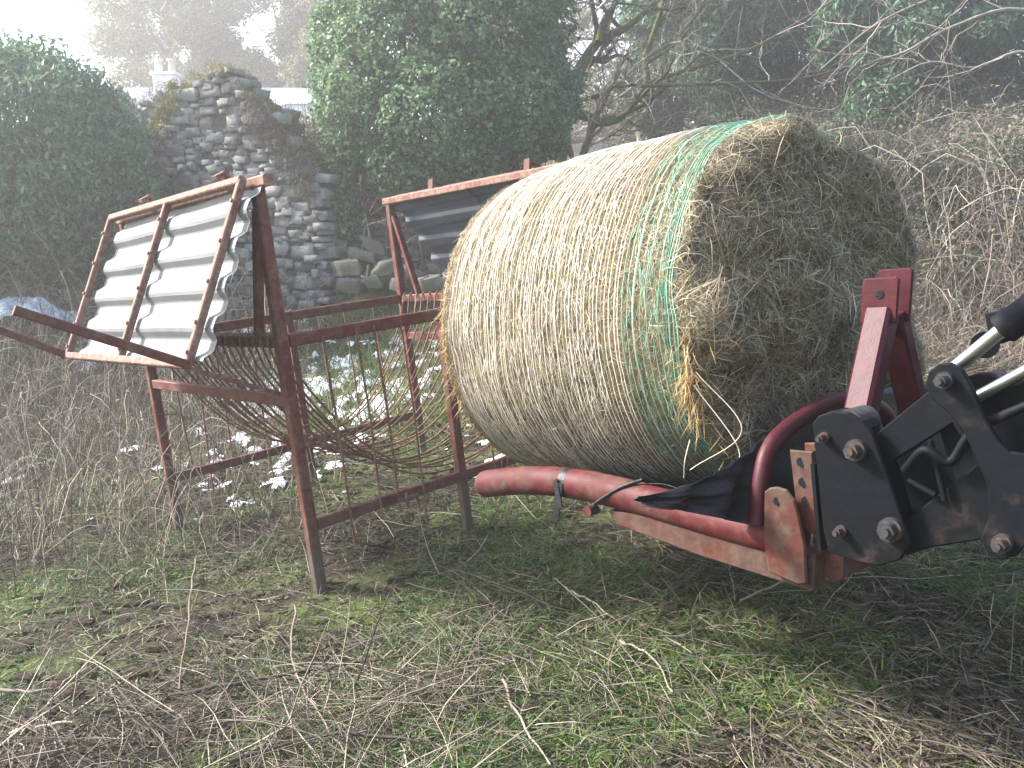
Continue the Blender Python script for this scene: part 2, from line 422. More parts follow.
# grass and litter
def scatter(n, near=1.7, far=13, p=1.4, wide=.66):
    y = near + (far - near) * rng.random(n) ** p
    x = (rng.random(n) * 2 - 1) * (y * wide + .35)
    return x, y
def ground_blades(n, Lr, wr, lean, thr, near=1.7, far=13, p=1.4, lo=.0, hi=1., hug=.0, seed=3, scl=1.0, inv=False):
    x, y = scatter(n, near, far, p)
    c = fbm(x * scl, y * scl, 0, 4, seed)
    k = (c > thr + (rng.random(n) - .5) * .07) if not inv else (c < thr + (rng.random(n) - .5) * .07)
    mud = fbm(x * 1.1 + 40, y * 1.1, 0, 4, 19)
    k &= (mud < .56 + .05 * rng.normal(size=n)) | (rng.random(n) < .18)
    x, y = x[k], y[k]; m = len(x)
    d = np.stack([rng.normal(size=m), rng.normal(size=m), np.zeros(m)], 1); d = unit(d)
    le = lean * (.4 + rng.random(m)); D = unit(d * le[:, None] + np.array([0, 0, 1.]))
    if hug: D = unit(d + np.array([0, 0, 1.]) * (rng.random(m)[:, None] * hug - .02))
    L = Lr[0] + (Lr[1] - Lr[0]) * rng.random(m) ** 2
    Wd = unit(np.cross(D, d + rng.normal(size=(m, 3)) * .5))
    far_w = 1 + np.clip(y - 4, 0, 8) * .22
    w = (wr[0] + (wr[1] - wr[0]) * rng.random(m)) * far_w
    B = np.stack([x, y, gz(x, y) + (.002 + .03 * rng.random(m) * bool(hug))], 1)
    bend = d * (L * .45)[:, None] * (0 if hug else 1) - np.array([0, 0, 1.]) * (L * (.1 if hug else .35))[:, None]
    V, F, s = blades(B, D, Wd, L, w, bend.mean(0) * 0, 2)
    V = V.reshape(m, -1, 2, 3); t = np.linspace(0, 1, 3) ** 2
    V = V + bend[:, None, None] * t[None, :, None, None]
    return V.reshape(-1, 3), F, np.repeat(lo + (hi - lo) * rng.random(m), s)
def join(parts):
    Vs, Fs, Rs, b = [], [], [], 0
    for V, F, R in parts:
        Vs.append(V); Fs.append(F + b); Rs.append(R); b += len(V)
    return np.vstack(Vs), np.vstack(Fs), np.concatenate(Rs)
g = join([ground_blades(380000, (.015, .065), (.003, .006), .9, .50, lo=0, hi=.55, seed=3, scl=1.5),
          ground_blades(60000, (.03, .11), (.0025, .005), 1.4, .46, lo=.35, hi=1., seed=14),
          ground_blades(110000, (.015, .035), (.006, .012), 1.1, .52, far=6.5, lo=0, hi=.45, seed=23, scl=2.0)])
tag(raw('grass', *g[:2], M['grass'], rnd=g[2]), 'short rough green grass mixed with yellowed blades', 'grass', kind='stuff')
g = join([ground_blades(110000, (.02, .12), (.002, .0042), 1, .55, hug=.45, seed=3, scl=1.5, inv=True),
          ground_blades(50000, (.02, .07), (.004, .011), 1, .57, hug=.40, seed=3, scl=1.5, inv=True, hi=.6, far=7),
          ground_blades(26000, (.04, .22), (.0018, .004), 1, .44, hug=.35, seed=48, far=9, lo=.3)])
tag(raw('straw_litter', *g[:2], M['litter'], rnd=g[2]), 'flattened dead grass and straw litter over the field', 'dead grass', kind='stuff')

# dead stalks lying about and standing
def stalks(n, x0, x1, y0, y1, Lr, r, flat, curve, lo=0, hi=1, k=5, seed=0, base=None, dens=None, zofs=.01):
    x = x0 + (x1 - x0) * rng.random(n); y = y0 + (y1 - y0) * rng.random(n)
    if dens is not None:
        kk = rng.random(n) < dens(x, y); x, y = x[kk], y[kk]; n = len(x)
    z = gz(x, y) + zofs if base is None else base(x, y)
    d = unit(np.stack([rng.normal(size=n), rng.normal(size=n), np.abs(rng.normal(size=n)) * flat], 1))
    L = Lr[0] + (Lr[1] - Lr[0]) * rng.random(n) ** 1.6
    t = np.linspace(0, 1, k)
    P = np.stack([x, y, z], 1)[:, None] + d[:, None] * (L[:, None] * t)[..., None]
    cv = rng.normal(size=(n, 3)) * np.array([1, 1, .25]) + np.array([0, 0, -.55])
    P = P + cv[:, None] * (L * curve)[:, None, None] * (t ** 2)[None, :, None]
    P = P + np.cumsum(rng.normal(size=P.shape), 1) * (L * .018)[:, None, None]
    zz = gz(P[..., 0], P[..., 1]) + .006
    P[..., 2] = np.maximum(P[..., 2], zz)
    R = (r[0] + (r[1] - r[0]) * rng.random(n) ** 2)[:, None] * (1 - .65 * t)[None]
    V, F, s = tubes(P, R, 3)
    return V, F, np.repeat(lo + (hi - lo) * rng.random(n), s)
g = join([stalks(3800, -2.4, 3.2, 1.8, 6.5, (.08, .50), (.0012, .0035), .22, .14),
          stalks(900, -1.3, .45, 2.1, 3.6, (.15, .65), (.0015, .0035), .18, .15, lo=.35,
                 dens=lambda x, y: np.exp(-((x + .35 - (y - 2.75) * -.9) ** 2) / .05 - (y - 2.8) ** 2 / .12)),
          stalks(500, -2.2, 3, 2.0, 6.0, (.06, .3), (.0012, .003), 2.2, .1, lo=.4),
          stalks(4200, -2.2, 3.0, 1.8, 5.2, (.04, .22), (.0010, .0026), .35, .15, lo=.2),
          stalks(2200, -1.1, .5, 2.2, 3.4, (.06, .30), (.0011, .0024), .45, .2, lo=.4, dens=lambda x, y: np.exp(-((x + .35) / .55) ** 2 - ((y - 2.75) / .22) ** 2), zofs=.03),
          stalks(900, -2.0, -.1, 1.7, 2.8, (.15, .6), (.0015, .0045), .25, .12, lo=.15)])
tag(raw('dead_stems', *g[:2], M['stem'], rnd=g[2]), 'dead weed stems trampled flat on the ground', 'dead stems', kind='stuff')

def clods():
    G = []
    n = 3000; x, y = scatter(n, 1.8, 6.5); md = fbm(x * 1.1 + 40, y * 1.1, 0, 4, 19); k = md > .55; x, y = x[k], y[k]
    for a_, b_ in zip(x, y):
        q = .012 + .04 * rng.random() ** 3
        V, F = stone_verts(np.array([a_, b_, float(gz(a_, b_)) + q * .15]), q * 1.5, q, q * .7, np.array([1., 0, 0]), np.array([0, 1., 0]), np.array([0, 0, 1.]), 8, 5); G.append((V, F, np.full(len(F), .5)))
    V, F, _ = join(G); tag(raw('mud_clods', V, F, M['ground'], smooth=True), 'dark lumps of churned mud between the grass patches', 'mud', kind='stuff')

def stick(pts, r, label, c=.8):
    P = []
    for (px, py) in pts:
        d = c2w([(px - CXP) / FOC, (py - CYP) / FOC, 1.0]); t = 1.5
        for _ in range(60):
            q = CAM + d * t; t += (q[2] - gz(q[0], q[1], False) - .03) * .7
        P.append(CAM + d * t)
    P = spline(P, 6); P = P + rng.normal(size=P.shape) * .003
    P[:, 2] = np.maximum(P[:, 2], gz(P[:, 0], P[:, 1]) + r * 1.2)
    R = np.linspace(r, r * .5, len(P))[None]
    V, F, s = tubes(P[None], R, 6)
    o = raw('stick', V, F, M['stem'], rnd=np.full(len(F), c), smooth=True, origin=P[0])
    if r > .02: o.data.materials[0] = M['bark']
    tag(o, label, 'stick', 'dead sticks lying on the field')
stick([(0, 738), (35, 728), (72, 722)], .009, 'thick pale stick at the lower left edge of the grass', 1)
stick([(296, 605), (292, 655), (318, 715), (355, 762)], .005, 'long curved brown stem below the tall front leg of the feeder', .65)
stick([(195, 560), (188, 620), (178, 690)], .006, 'upright brownish stem on the grass below the left leg of the feeder', .55)
stick([(502, 680), (520, 720), (552, 765)], .005, 'thin tan twig pointing at the bottom edge, below the fork tube', .85)
stick([(170, 695), (300, 672), (430, 652)], .008, 'long dark straight stick lying across the grass in the middle', .12)
stick([(565, 588), (592, 602), (612, 618)], .005, 'short pale broken stem beneath the bale', .95)
stick([(620, 640), (655, 660), (672, 692)], .005, 'bent tan stem lying under the red carrier', .8)
stick([(0, 690), (50, 690), (85, 668)], .008, 'curved grey stick in the lower left scrub', .6)
stick([(740, 600), (800, 578), (868, 572)], .0045, 'pale stalk just below the corner plate of the red carrier', .9)
stick([(230, 762), (330, 735), (420, 742)], .009, 'dark stick along the bottom edge of the picture', .08)

# ------------------------------------------------------------------ feeder
def rod(r):
    t = np.linalg.norm(r); k = r / t; K = np.array([[0, -k[2], k[1]], [k[2], 0, -k[0]], [-k[1], k[0], 0]])
    return np.eye(3) + np.sin(t) * K + (1 - np.cos(t)) * K @ K
Rc = np.array([[.7413628, -.66153329, -.11293761], [-.19075793, -.04637844, -.9805409], [.64342258, .74848029, -.16057597]])
Tc = np.array([-.84102512, .91622377, 3.9])
RF = np.stack([c2w(Rc[:, i]) for i in range(3)], 1); TF = CAM + c2w(Tc)
FW, FL, H1, HM, HT, H0, UC = 1.624, 1.743, 1.145, .86, 1.749, .307, .843
def FP(u, v, w): return TF + RF @ np.array([u, v, w])
def inF(px, py, axis_, val):
    """feeder-local point under a pixel on a plane local[axis]=val"""
    p = onplane(px, py, TF + RF[:, axis_] * val, RF[:, axis_])
    return RF.T @ (p - TF)
feeder = empty('hay_feeder', TF, 'rusty red cradle hay feeder with curved rods, hinged sheet lids thrown open', 'feeder', mat=RF)
UPV = (0, 0, 1)
for (u, v, top, foot) in ((0, 0, HT, -.05), (0, FW, HT, -.05), (FL, 0, HT, -.05), (FL, FW, HT, -.05), (UC, 0, H1, -.04), (.88, FW, H1, -.02)):
    b_ = MB().bar((u, v, foot), (u, v, top), .050 if top > 1.5 else .045, .050 if top > 1.5 else .045, up=(1, 0, 0))
    b_.build('leg', M['red'], feeder)
for v in (0, FW):
    MB().bar((.03, v, H1 - .03), (FL - .03, v, H1 - .03), .035, .055).build('top_rail', M['red'], feeder)
    MB().bar((.03, v, H0), (FL - .03, v, H0), .03, .05).build('lower_rail', M['red'], feeder)
for u in (0, FL):
    MB().bar((u, .03, H1 - .03), (u, FW - .03, H1 - .03), .035, .05).build('end_rail', M['red'], feeder)
    MB().bar((u, .03, HM), (u, FW - .03, HM), .035, .05).build('middle_rail', M['red'], feeder)
    MB().bar((u, -.11, HT + .022), (u, FW + .05, HT + .022), .05, .045).build('top_beam', M['redlid'], feeder)
for (u, v, s) in ((0, 0, 1), (0, FW, -1), (FL, 0, 1), (FL, FW, -1)):
    MB().bar((u, v + s * .03, HT - .08), (u, v + s * .20, H1 - .005), .03, .04, up=(1, 0, 0)).build('brace', M['red'], feeder)
# cradle rods
nr = 22
rodme = None
for i in range(nr):
    v = .06 + (FW - .12) * i / (nr - 1) + rng.normal() * .006
    t = np.linspace(-1, 1, 26)
    wb = .36 + .03 * rng.normal() * .5 + .05 * abs(2 * i / (nr - 1) - 1) * 0
    u = FL / 2 * (1 + t) + (rng.normal() * .01) * (1 - t * t)
    w = wb + (H1 - .03 - wb) * np.abs(t) ** 2.3 + .0 * t
    pts = np.stack([u, np.full_like(u, v) + rng.normal() * .02 * (1 - t * t), w], 1)
    # loop over the end rails
    def loop(u0, s):
        a = np.linspace(0, math.pi * 1.3, 7)
        return np.stack([u0 - s * .032 * np.cos(a), np.full(7, v), H1 - .03 + .035 * np.sin(a)], 1)
    pts[0, 0] = .032; pts[-1, 0] = FL - .032
    pts = np.vstack([loop(0, -1)[::-1], pts, loop(FL, 1)])
    MB().tube(pts, .0050, 6).build('cradle_rod', M['rustrod'], feeder)
for v in (0, FW):
    for u in ((.2, .33, .46, .60, 1.02, 1.2, 1.38, 1.56) if v == 0 else (.12, .25, .38, .62, .75, 1.1, 1.3, 1.5)):
        uu = u + rng.normal() * .01; s = .018 if v == 0 else -.018
        ex = rng.random() * .16
        MB().tube([(uu, v - s, H1 - .03), (uu + .01, v - s, .7), (uu + rng.normal() * .012, v - s, H0 - .03 - ex)], .0052, 6).build('side_bar', M['rustrod'], feeder)
# latch on the lower rail
hk = inF(405, 500, 1, 0)
MB().bar((hk[0] - .05, -.03, H0 - .01), (hk[0] + .06, -.035, H0 - .012), .012, .02).bar((hk[0] + .05, -.035, H0 - .02), (hk[0] + .05, -.035, H0 - .075), .012, .012, up=(1, 0, 0)).bar((hk[0] - .02, -.05, H0 + .02), (hk[0] - .02, -.05, H0 - .05), .012, .012, up=(1, 0, 0)).build('latch', M['rustrod'], feeder)

def corr_sheet(p_of, s0, s1, v0, v1, pitch, amp, t=.0012):
    """box-profile sheet: ribs along v; wave along slope s; p_of(s,v,h)"""
    S = []; s = s0
    while s < s1 - 1e-6:
        for ds, h in ((0, 0), (.24, .0), (.34, .35), (.46, .92), (.56, 1), (.74, 1), (.83, .8), (.95, .12)):
            q = s + ds * pitch
            if q <= s1: S.append((q, h * amp))
        s += pitch
    V = []; nv = 9
    for k in (0, 1):
        for (q, h) in S:
            for j in range(nv):
                v = v0 + (v1 - v0) * j / (nv - 1)
                wob = .004 * math.sin(7 * v + 9 * q)
                V.append(p_of(q, v, h + wob - k * t))
    n = len(S); F = []
    for k in (0, 1):
        o = k * n * nv
        for i in range(n - 1):
            for j in range(nv - 1):
                f = [o + i * nv + j, o + i * nv + j + 1, o + (i + 1) * nv + j + 1, o + (i + 1) * nv + j]
                F.append(f if k else f[::-1])
    o = n * nv
    for i in range(n - 1):
        for j in (0, nv - 1):
            F.append([i * nv + j, (i + 1) * nv + j, o + (i + 1) * nv + j, o + i * nv + j])
    mb = MB(); mb.add(V, F); return mb

def lid(u0, sgn, a, d, bars, sheets, matf, mats, name_lab, amp=.030):
    L = math.hypot(a, d); ds = np.array([sgn * a, 0, -d]) / L; nrm = np.array([sgn * d, 0, a]) / L
    O = np.array([u0 + sgn * .035, 0, HT + .02])
    p_of = lambda s, v, h: O + ds * s + np.array([0, v, 0]) + nrm * h
    fr = MB()
    off = .030
    for v in bars: fr.bar(p_of(.0, v, off), p_of(L, v, off), .032, .032, up=(0, 1, 0))
    fr.bar(p_of(.0, bars[0], off), p_of(.0, bars[-1], off), .034, .036, up=tuple(nrm))
    fr.bar(p_of(L, bars[0] - .0, off), p_of(L, bars[-1], off), .034, .034, up=tuple(nrm))
    for v in bars:
        for q_ in (.12, .34, .56, .78, .94): fr.tube([p_of(L * q_, v, off + .014), p_of(L * q_, v, off + .024)], .009, 6)
    lf = fr.build('lid_frame', matf, feeder)
    lf['label'] = name_lab
    for (v0, v1, s0, s1, hh) in sheets:
        corr_sheet(lambda s, v, h: p_of(s, v, h - .028 + hh), s0, s1, v0, v1, L / 4.7, amp).build('roof_sheet', mats, lf)
    for v in (.25, 1.15):
        MB().bar(O + np.array([-sgn * .035, v, .01]), O + np.array([-sgn * .02, v, .085]), .05, .018, up=(1, 0, 0)).bar(O + np.array([-sgn * .02, v, .075]), O + np.array([sgn * .03, v, .055]), .05, .016).build('hinge_lug', matf, lf)
    return O, ds, nrm, L, p_of
q1 = inF(195, 367, 1, 0)
a1_, d1_ = -q1[0] - .035, HT + .02 - q1[2]
O1, ds1, n1_, L1, pof1 = lid(0, -1, a1_, d1_, (0.0, .80, FW), [(-.075, .86, .0, L1 if False else math.hypot(a1_, d1_) - .0, .006), (.78, 1.58, .0, math.hypot(a1_, d1_) - .01, .0)], M['redlid'], M['sheet'], 'near lid with pale galvanised sheets')
q2 = inF(452, 288, 1, FW)
a2_, d2_ = q2[0] - FL - .035, HT + .02 - q2[2]
print('lids', a1_, d1_, a2_, d2_)
a2_, d2_ = max(.25, min(a2_, .9)), max(.3, min(d2_, .85))
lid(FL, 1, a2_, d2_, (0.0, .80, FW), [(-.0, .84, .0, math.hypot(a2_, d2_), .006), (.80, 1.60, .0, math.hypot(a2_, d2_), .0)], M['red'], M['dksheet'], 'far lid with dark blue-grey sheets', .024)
# arms sticking out from the near lid
arm = MB()
bl = pof1(L1, 0, .03); br = pof1(L1, FW, .03)
e1 = inF(15, 310, 1, 0.0); e2 = inF(-10, 326, 1, FW)
MB().bar(bl + np.array([0, -.005, -.0]), (e1[0], .02, e1[2]), .03, .035).build('lid_arm', M['red'], feeder)
MB().bar(br + np.array([0, .035, -.0]), (e2[0], FW + .03, e2[2]), .03, .035).build('lid_arm', M['red'], feeder)
st = inF(182, 378, 1, 0.05)
MB().bar(bl + np.array([0, .05, -.01]), (0.0, .09, HM + .026), .018, .022, up=(0, 1, 0)).build('lid_prop', M['redlid'], feeder)

# ------------------------------------------------------------------ bale
D = unit([-.67, .735, -.115]); S = unit(np.cross(D, [0, 0, 1.0])); S = S if S[0] > 0 else -S
Ub = unit(np.cross(S, D)); Ub = Ub if Ub[2] > 0 else -Ub
Nc = at(796, 312, 2.95); BL = 1.12; BR = .638
Bc = Nc + D * BL / 2
def bale_pt(a, th, rr=1.0, out=0.0):
    """a: signed axial position (-BL/2 near end .. BL/2 far end), th angle (0 = S, pi/2 = up)"""
    a = np.asarray(a, float); th = np.asarray(th, float)
    R = BR * rr * (1 + .035 * (fbm(np.cos(th) * 2 + 5, np.sin(th) * 2 + 5, a * 2.5, 3, 61) - .5) * 2)
    R = R * (1 - .045 * np.clip(-np.sin(th), 0, 1) ** 3)
    R = R * (1 + .035 * np.clip(np.cos(th), 0, 1) ** 2 * (a < 0) * .4)
    R = R + out
    return Bc + D * a[..., None] + S * (R * np.cos(th))[..., None] + Ub * (R * np.sin(th))[..., None]
def prof(t):
    """t in [0,1] far centre -> rim -> side -> rim -> near centre; gives (a, rr)"""
    t = np.asarray(t, float)
    far = t < .25; near = t > .75
    q = np.where(far, t / .25, np.where(near, (1 - t) / .25, 1.0))     # 0 centre .. 1 rim
    ang = np.where(far, np.pi / 2 * (q), np.where(near, np.pi / 2 * q, np.pi / 2))
    e = .30
    rr = np.where(far | near, np.sin(ang) ** .62, 1.0)
    cap = np.where(near, .19, .10) * np.cos(ang) ** .75
    body = BL / 2 - .03
    lin = (t - .5) / .25
    a = np.where(far, body + cap, np.where(near, -body - cap, -body * lin))
    bul = np.where(far | near, 0, .05 * (1 - lin ** 2))
    return a, rr * (.965 if False else 1) + np.where(far | near, -.02, bul - .02)
def bale_surf(t, th, out=0.0):
    a, rr = prof(t)
    p = bale_pt(a, th, rr, out)
    lump = (fbm(p[..., 0] * 5, p[..., 1] * 5, p[..., 2] * 5, 4, 71) - .5)
    nearm = sm(.72, .82, t); nd = -D
    p = p + nd * (nearm * lump * .22)[..., None]
    # slumped shoulder bulging on the right of the near face
    bmp = 1.3 * np.exp(-((np.cos(th) - .88) ** 2) / .06) * sm(.70, .80, t) * (1 - sm(.88, .97, t)) * (np.sin(th) > -2)
    p = p + (S * .045 + nd * .03)[None] * bmp[..., None] if p.ndim == 2 else p + (S * .045 + nd * .03) * bmp[..., None]
    return p
nt_, nth = 150, 220
tt, hh = np.meshgrid(np.linspace(.001, .999, nt_), np.linspace(0, 2 * np.pi, nth, endpoint=False), indexing='ij')
BV = bale_surf(tt, hh); lum = fbm(BV[..., 0] * 22, BV[..., 1] * 22, BV[..., 2] * 22, 3, 77) - .5
cen = Bc; BV = BV + unit(BV - cen) * (lum * .03)[..., None]
kk = np.arange(nt_ * nth).reshape(nt_, nth)
BF = np.stack([kk[:-1], np.roll(kk, -1, 1)[:-1], np.roll(kk, -1, 1)[1:], kk[1:]], -1).reshape(-1, 4)
base0 = Bc - Ub * BR
bale = empty('hay_bale', base0, 'large round hay bale in white and green net wrap held on the red carrier', 'hay bale')
raw('bale_core', BV.reshape(-1, 3) - base0, BF, M['haymass'], bale, smooth=True)
def surf_fibres(n, t0, t1, Lr, w, along, lift, lo=0, hi=1, th0=0, th1=2 * np.pi, lift2=.012):
    # area-weight the caps
    t = t0 + (t1 - t0) * rng.random(n)
    if t0 >= .74: t = np.clip(t, 0, .999)
    th = th0 + (th1 - th0) * rng.random(n)
    p = bale_surf(t, th); e = 1e-3
    pa = bale_surf(t + e * np.where(t < .9, 1, -1), th) - p; pb = bale_surf(t, th + .01) - p
    nrm = unit(np.cross(pa, pb)); nrm = np.where(((p - Bc) * nrm).sum(1, keepdims=True) < 0, -nrm, nrm)
    tb = unit(pb); ta = unit(np.cross(nrm, tb))
    g = rng.normal(size=n) * along; ph = g + (rng.random(n) < .5) * np.pi
    D_ = unit(tb * np.cos(ph)[:, None] + ta * np.sin(ph)[:, None] + nrm * (rng.normal(size=n) * lift)[:, None])
    L = Lr[0] + (Lr[1] - Lr[0]) * rng.random(n) ** 2
    Wd = unit(np.cross(D_, nrm) + rng.normal(size=(n, 3)) * .25)
    B = p + nrm * (.001 + lift2 * rng.random(n) ** 2)[:, None] - D_ * (L * .5)[:, None]
    sag = -nrm * (L ** 2 / (8 * BR) * 4)[:, None]
    V, F, s = blades(B, D_, Wd, L, w[0] + (w[1] - w[0]) * rng.random(n), np.zeros(3), 3)
    V = V.reshape(n, 4, 2, 3); tq = np.linspace(0, 1, 4); arch = 4 * tq * (1 - tq)
    V = V - sag[:, None, None] * (arch * .5)[None, :, None, None] + (rng.normal(size=(n, 1, 1, 3)) * (L * .10)[:, None, None, None]) * arch[None, :, None, None]
    return V.reshape(-1, 3), F, np.repeat(lo + (hi - lo) * rng.random(n), s)
g = join([surf_fibres(80000, .757, .999, (.015, .11), (.0011, .0025), 1.3, .03, lift2=.006),
          surf_fibres(2600, .80, .999, (.05, .20), (.0014, .0028), 1.4, .12, lo=.5, lift2=.02)])
raw('hay_end', g[0] - base0, g[1], M['hay'], bale, rnd=g[2])
g = join([surf_fibres(60000, .20, .752, (.015, .07), (.0011, .0021), 1.3, .012, lift2=.003),
          surf_fibres(3500, .18, .75, (.03, .09), (.001, .0018), 1.2, .05, lift2=.008)])
raw('hay_side', g[0] - base0, g[1], M['haynet'], bale, rnd=g[2])
# netting
def strands(ts, r, th0, th1, out, wob, k=170):
    n = len(ts); th = np.linspace(th0, th1, k)[None].repeat(n, 0)
    w_ = (fbm(th * 3.5 + 50, np.asarray(ts)[:, None] * 60, 0, 3, 81) - .5) * wob
    w_ = w_ + (fbm(th * 28 + 50, np.asarray(ts)[:, None] * 300, 0, 2, 87) - .5) * wob * .22
    t = np.asarray(ts)[:, None] + w_
    P = bale_surf(t, th, 0.0); C = Bc + D * (((P - Bc) @ D))[..., None]
    P = P + unit(P - C) * (out + .004 * fbm(th * 20 + 9, t * 200, 0, 2, 90))[..., None]
    V, F, s = tubes(P, np.full((n, k), r), 3)
    return V, F, np.repeat(rng.random(n), s)
g1 = strands(np.linspace(.272, .69, 54) + rng.normal(size=54) * .0013, .0014, -1.9, 4.9 - .5, .008, .002)
g1b = strands(np.linspace(.285, .60, 12) + rng.normal(size=12) * .003, .0009, -1.9, 4.4, .009, .02)
g2 = strands(np.linspace(.26, .30, 5), .001, -1.9, 4.4, .006, .02)
# connecting zig-zag threads
def zig(n, t0, t1, r, dt):
    t = t0 + (t1 - t0) * rng.random(n); th = -1.6 + 6.0 * rng.random(n)
    k = 4; q = np.linspace(0, 1, k); s = np.where(rng.random(n) < .5, 1, -1)
    T = t[:, None] + dt * s[:, None] * q; H = th[:, None] + .075 * q
    P = bale_surf(T, H, 0.0); C = Bc + D * (((P - Bc) @ D))[..., None]; P = P + unit(P - C) * .009
    V, F, ss = tubes(P, np.full((n, k), r), 3); return V, F, np.repeat(rng.random(n), ss)
g = join([g1, g1b, g2, zig(3000, .28, .63, .0009, .009)])
raw('white_net_wrap', g[0] - base0, g[1], M['netw'], bale, rnd=g[2])
g = join([strands(.757 - .085 * np.linspace(0, 1, 11) ** 1.4 + rng.normal(size=11) * .001, .0013, -1.7, 4.4, .009, .002),
          strands(np.linspace(.715, .765, 4), .0010, .2, 3.1, .008, .02),
          strands(np.linspace(.745, .757, 4), .0018, -1.7, 4.4, .008, .004),
          strands(np.linspace(.76, .85, 12), .0011, -.7, 1.9, .012, .02, 80),
          zig(700, .67, .75, .0009, .006)])
raw('green_net_wrap', g[0] - base0, g[1], M['netg'], bale, rnd=g[2])
# torn tuft of orange straw at the rim
def tuft(n, t, th, st, sth, Lr, matn, name, drop=.5):
    T = t + rng.normal(size=n) * st; H = th + rng.normal(size=n) * sth
    p = bale_surf(T, H); C = Bc; nrm = unit(unit(p - C) + (-D) * .5)
    Dd = unit(nrm * .5 + rng.normal(size=(n, 3)) * .5 + np.array([0, 0, -drop]))
    L = Lr[0] + (Lr[1] - Lr[0]) * rng.random(n)
    V, F, s = blades(p + nrm * .004, Dd, unit(np.cross(Dd, rng.normal(size=(n, 3)))), L, np.full(n, .0026), np.zeros(3), 3)
    V = V.reshape(n, 4, 2, 3); q = np.linspace(0, 1, 4) ** 2
    V = V + (rng.normal(size=(n, 1, 1, 3)) * .02 + np.array([0, 0, -.025])) * q[None, :, None, None]
    return V.reshape(-1, 3), F, np.repeat(rng.random(n), s)
g = join([tuft(420, .765, 3.14 + .27, .008, .11, (.015, .05), 0, 0), tuft(60, .775, 3.14 + .30, .02, .14, (.03, .07), 0, 0, .5)])
raw('straw_tuft', g[0] - base0, g[1], M['orangehay'], bale, rnd=g[2])
g = join([tuft(420, .249, 3.2, .005, .5, (.01, .035), 0, 0, .1)])
raw('straw_fringe', g[0] - base0, g[1], M['orangehay'], bale, rnd=g[2])
# long pale stems hanging from the rim
hs = []
for (a_, b_, c_) in (((694, 385), (740, 455), (700, 488)), ((690, 440), (685, 460), (684, 478)), ((696, 372), (742, 430), (690, 470))):
    pp = spline([at(*a_, 2.52), at(*b_, 2.46), at(*c_, 2.50)], 8); V, F, s = tubes(pp[None], np.full((1, len(pp)), .0017), 4); hs.append((V, F, np.ones(len(F))))
g = join(hs); raw('hanging_stem', g[0] - base0, g[1], M['haynet'], bale, rnd=g[2])

# ------------------------------------------------------------------ carrier
P0 = at(800, 541, 2.25); Ptip = at(486, 484, 3.22)
T0 = unit(Ptip - P0)
car = empty('bale_carrier', P0 - np.array([0, 0, .08]), 'worn red bale carrier with two curved tubes and an A-frame mast', 'bale carrier')
co = np.array(car.location)
def part(mb, name, m_, par=car): return mb.build(name, m_, par, origin=co)
Ltub = np.linalg.norm(Ptip - P0); Z = np.array([0, 0, 1.0])
tiltS = unit(S * np.array([1, 1, 0]))
SPAN = .74
def tub(off):
    q = np.linspace(0, 1, 24)
    line = P0[None] + (Ptip - P0)[None] * q[:, None] + Z * (.055 * np.sin(np.pi * q ** 1.5) * 1.0)[:, None] + off
    r = np.full(24, .049); 
    mb = MB().tube(line, r, 20)
    end = line[-1]; t = unit(line[-1] - line[-2])
    mb.tube(np.array([end, end + t * .012, end + t * .018]), [.049, .043, .02], 20)
    return mb
for nm, off in (('near', np.zeros(3)), ('far', tiltS * SPAN)):
    tb = part(tub(off), 'lifting_tube', M['carrier'])
    # channel below the tube, running back to the root
    a_ = P0 + T0 * .62 - Z * .030 + off; b_ = P0 + T0 * .0 - Z * .055 + off
    pl = [P0 + T0 * .64 - Z * .005, P0 + T0 * .60 - Z * .045, P0 + T0 * .30 - Z * .085, P0 - T0 * .06 - Z * .115, P0 - T0 * .06 - Z * .02, P0 + T0 * .3 + Z * .01]
    part(MB().poly([p + off - tiltS * .03 for p in pl], tiltS, .06, bev=.004), 'channel', M['orange'])
nS = -tiltS   # towards the camera
def pln(o): return P0 - tiltS * o
def tr(pts, o):
    """outline in a vertical plane parallel to the arms, o metres to the near side of the near tube"""
    return [onplane(px, py, pln(o), tiltS) for px, py in pts]
def rnd_poly(pts, n=4):
    return spline(list(pts) + [pts[0]], n)[:-1] if False else pts
part(MB().poly(tr([(764, 492), (769, 488), (776, 487), (786, 490), (794, 500), (799, 518), (805, 548), (806, 584), (798, 585), (768, 572), (763, 540)], .055), tiltS, .012), 'root_plate', M['orange'])
part(MB().tube([onplane(777, 501, pln(.057), tiltS), onplane(777, 501, pln(.050), tiltS)], .0095, 14), 'pin_hole', M['plastic'])
part(MB().poly(tr([(789, 450), (812, 452), (818, 520), (815, 535), (802, 530), (795, 500)], .02), tiltS, .012), 'slotted_plate', M['orange'])
for (px, py) in ((801, 462), (803, 482), (806, 501)):
    part(MB().tube([onplane(px, py, pln(.022), tiltS), onplane(px, py, pln(.015), tiltS)], .0115, 14), 'pin_hole', M['plastic'])
part(MB().poly(tr([(804, 443), (815, 443), (817, 452), (804, 452)], -.02), tiltS, .012), 'lug', M['orange'])
# cross members
for (h, sz) in ((-.05, .08),):
    part(MB().bar(P0 - T0 * .07 + Z * h + tiltS * .02, P0 - T0 * .07 + Z * h + tiltS * (SPAN - .02), sz, sz), 'cross_beam', M['carrier'])
mid = P0 + tiltS * SPAN / 2
def mpt(px, py, extra=0.0):
    return onplane(px, py, mid - D * 0 - T0 * .04 - T0 * extra, T0)
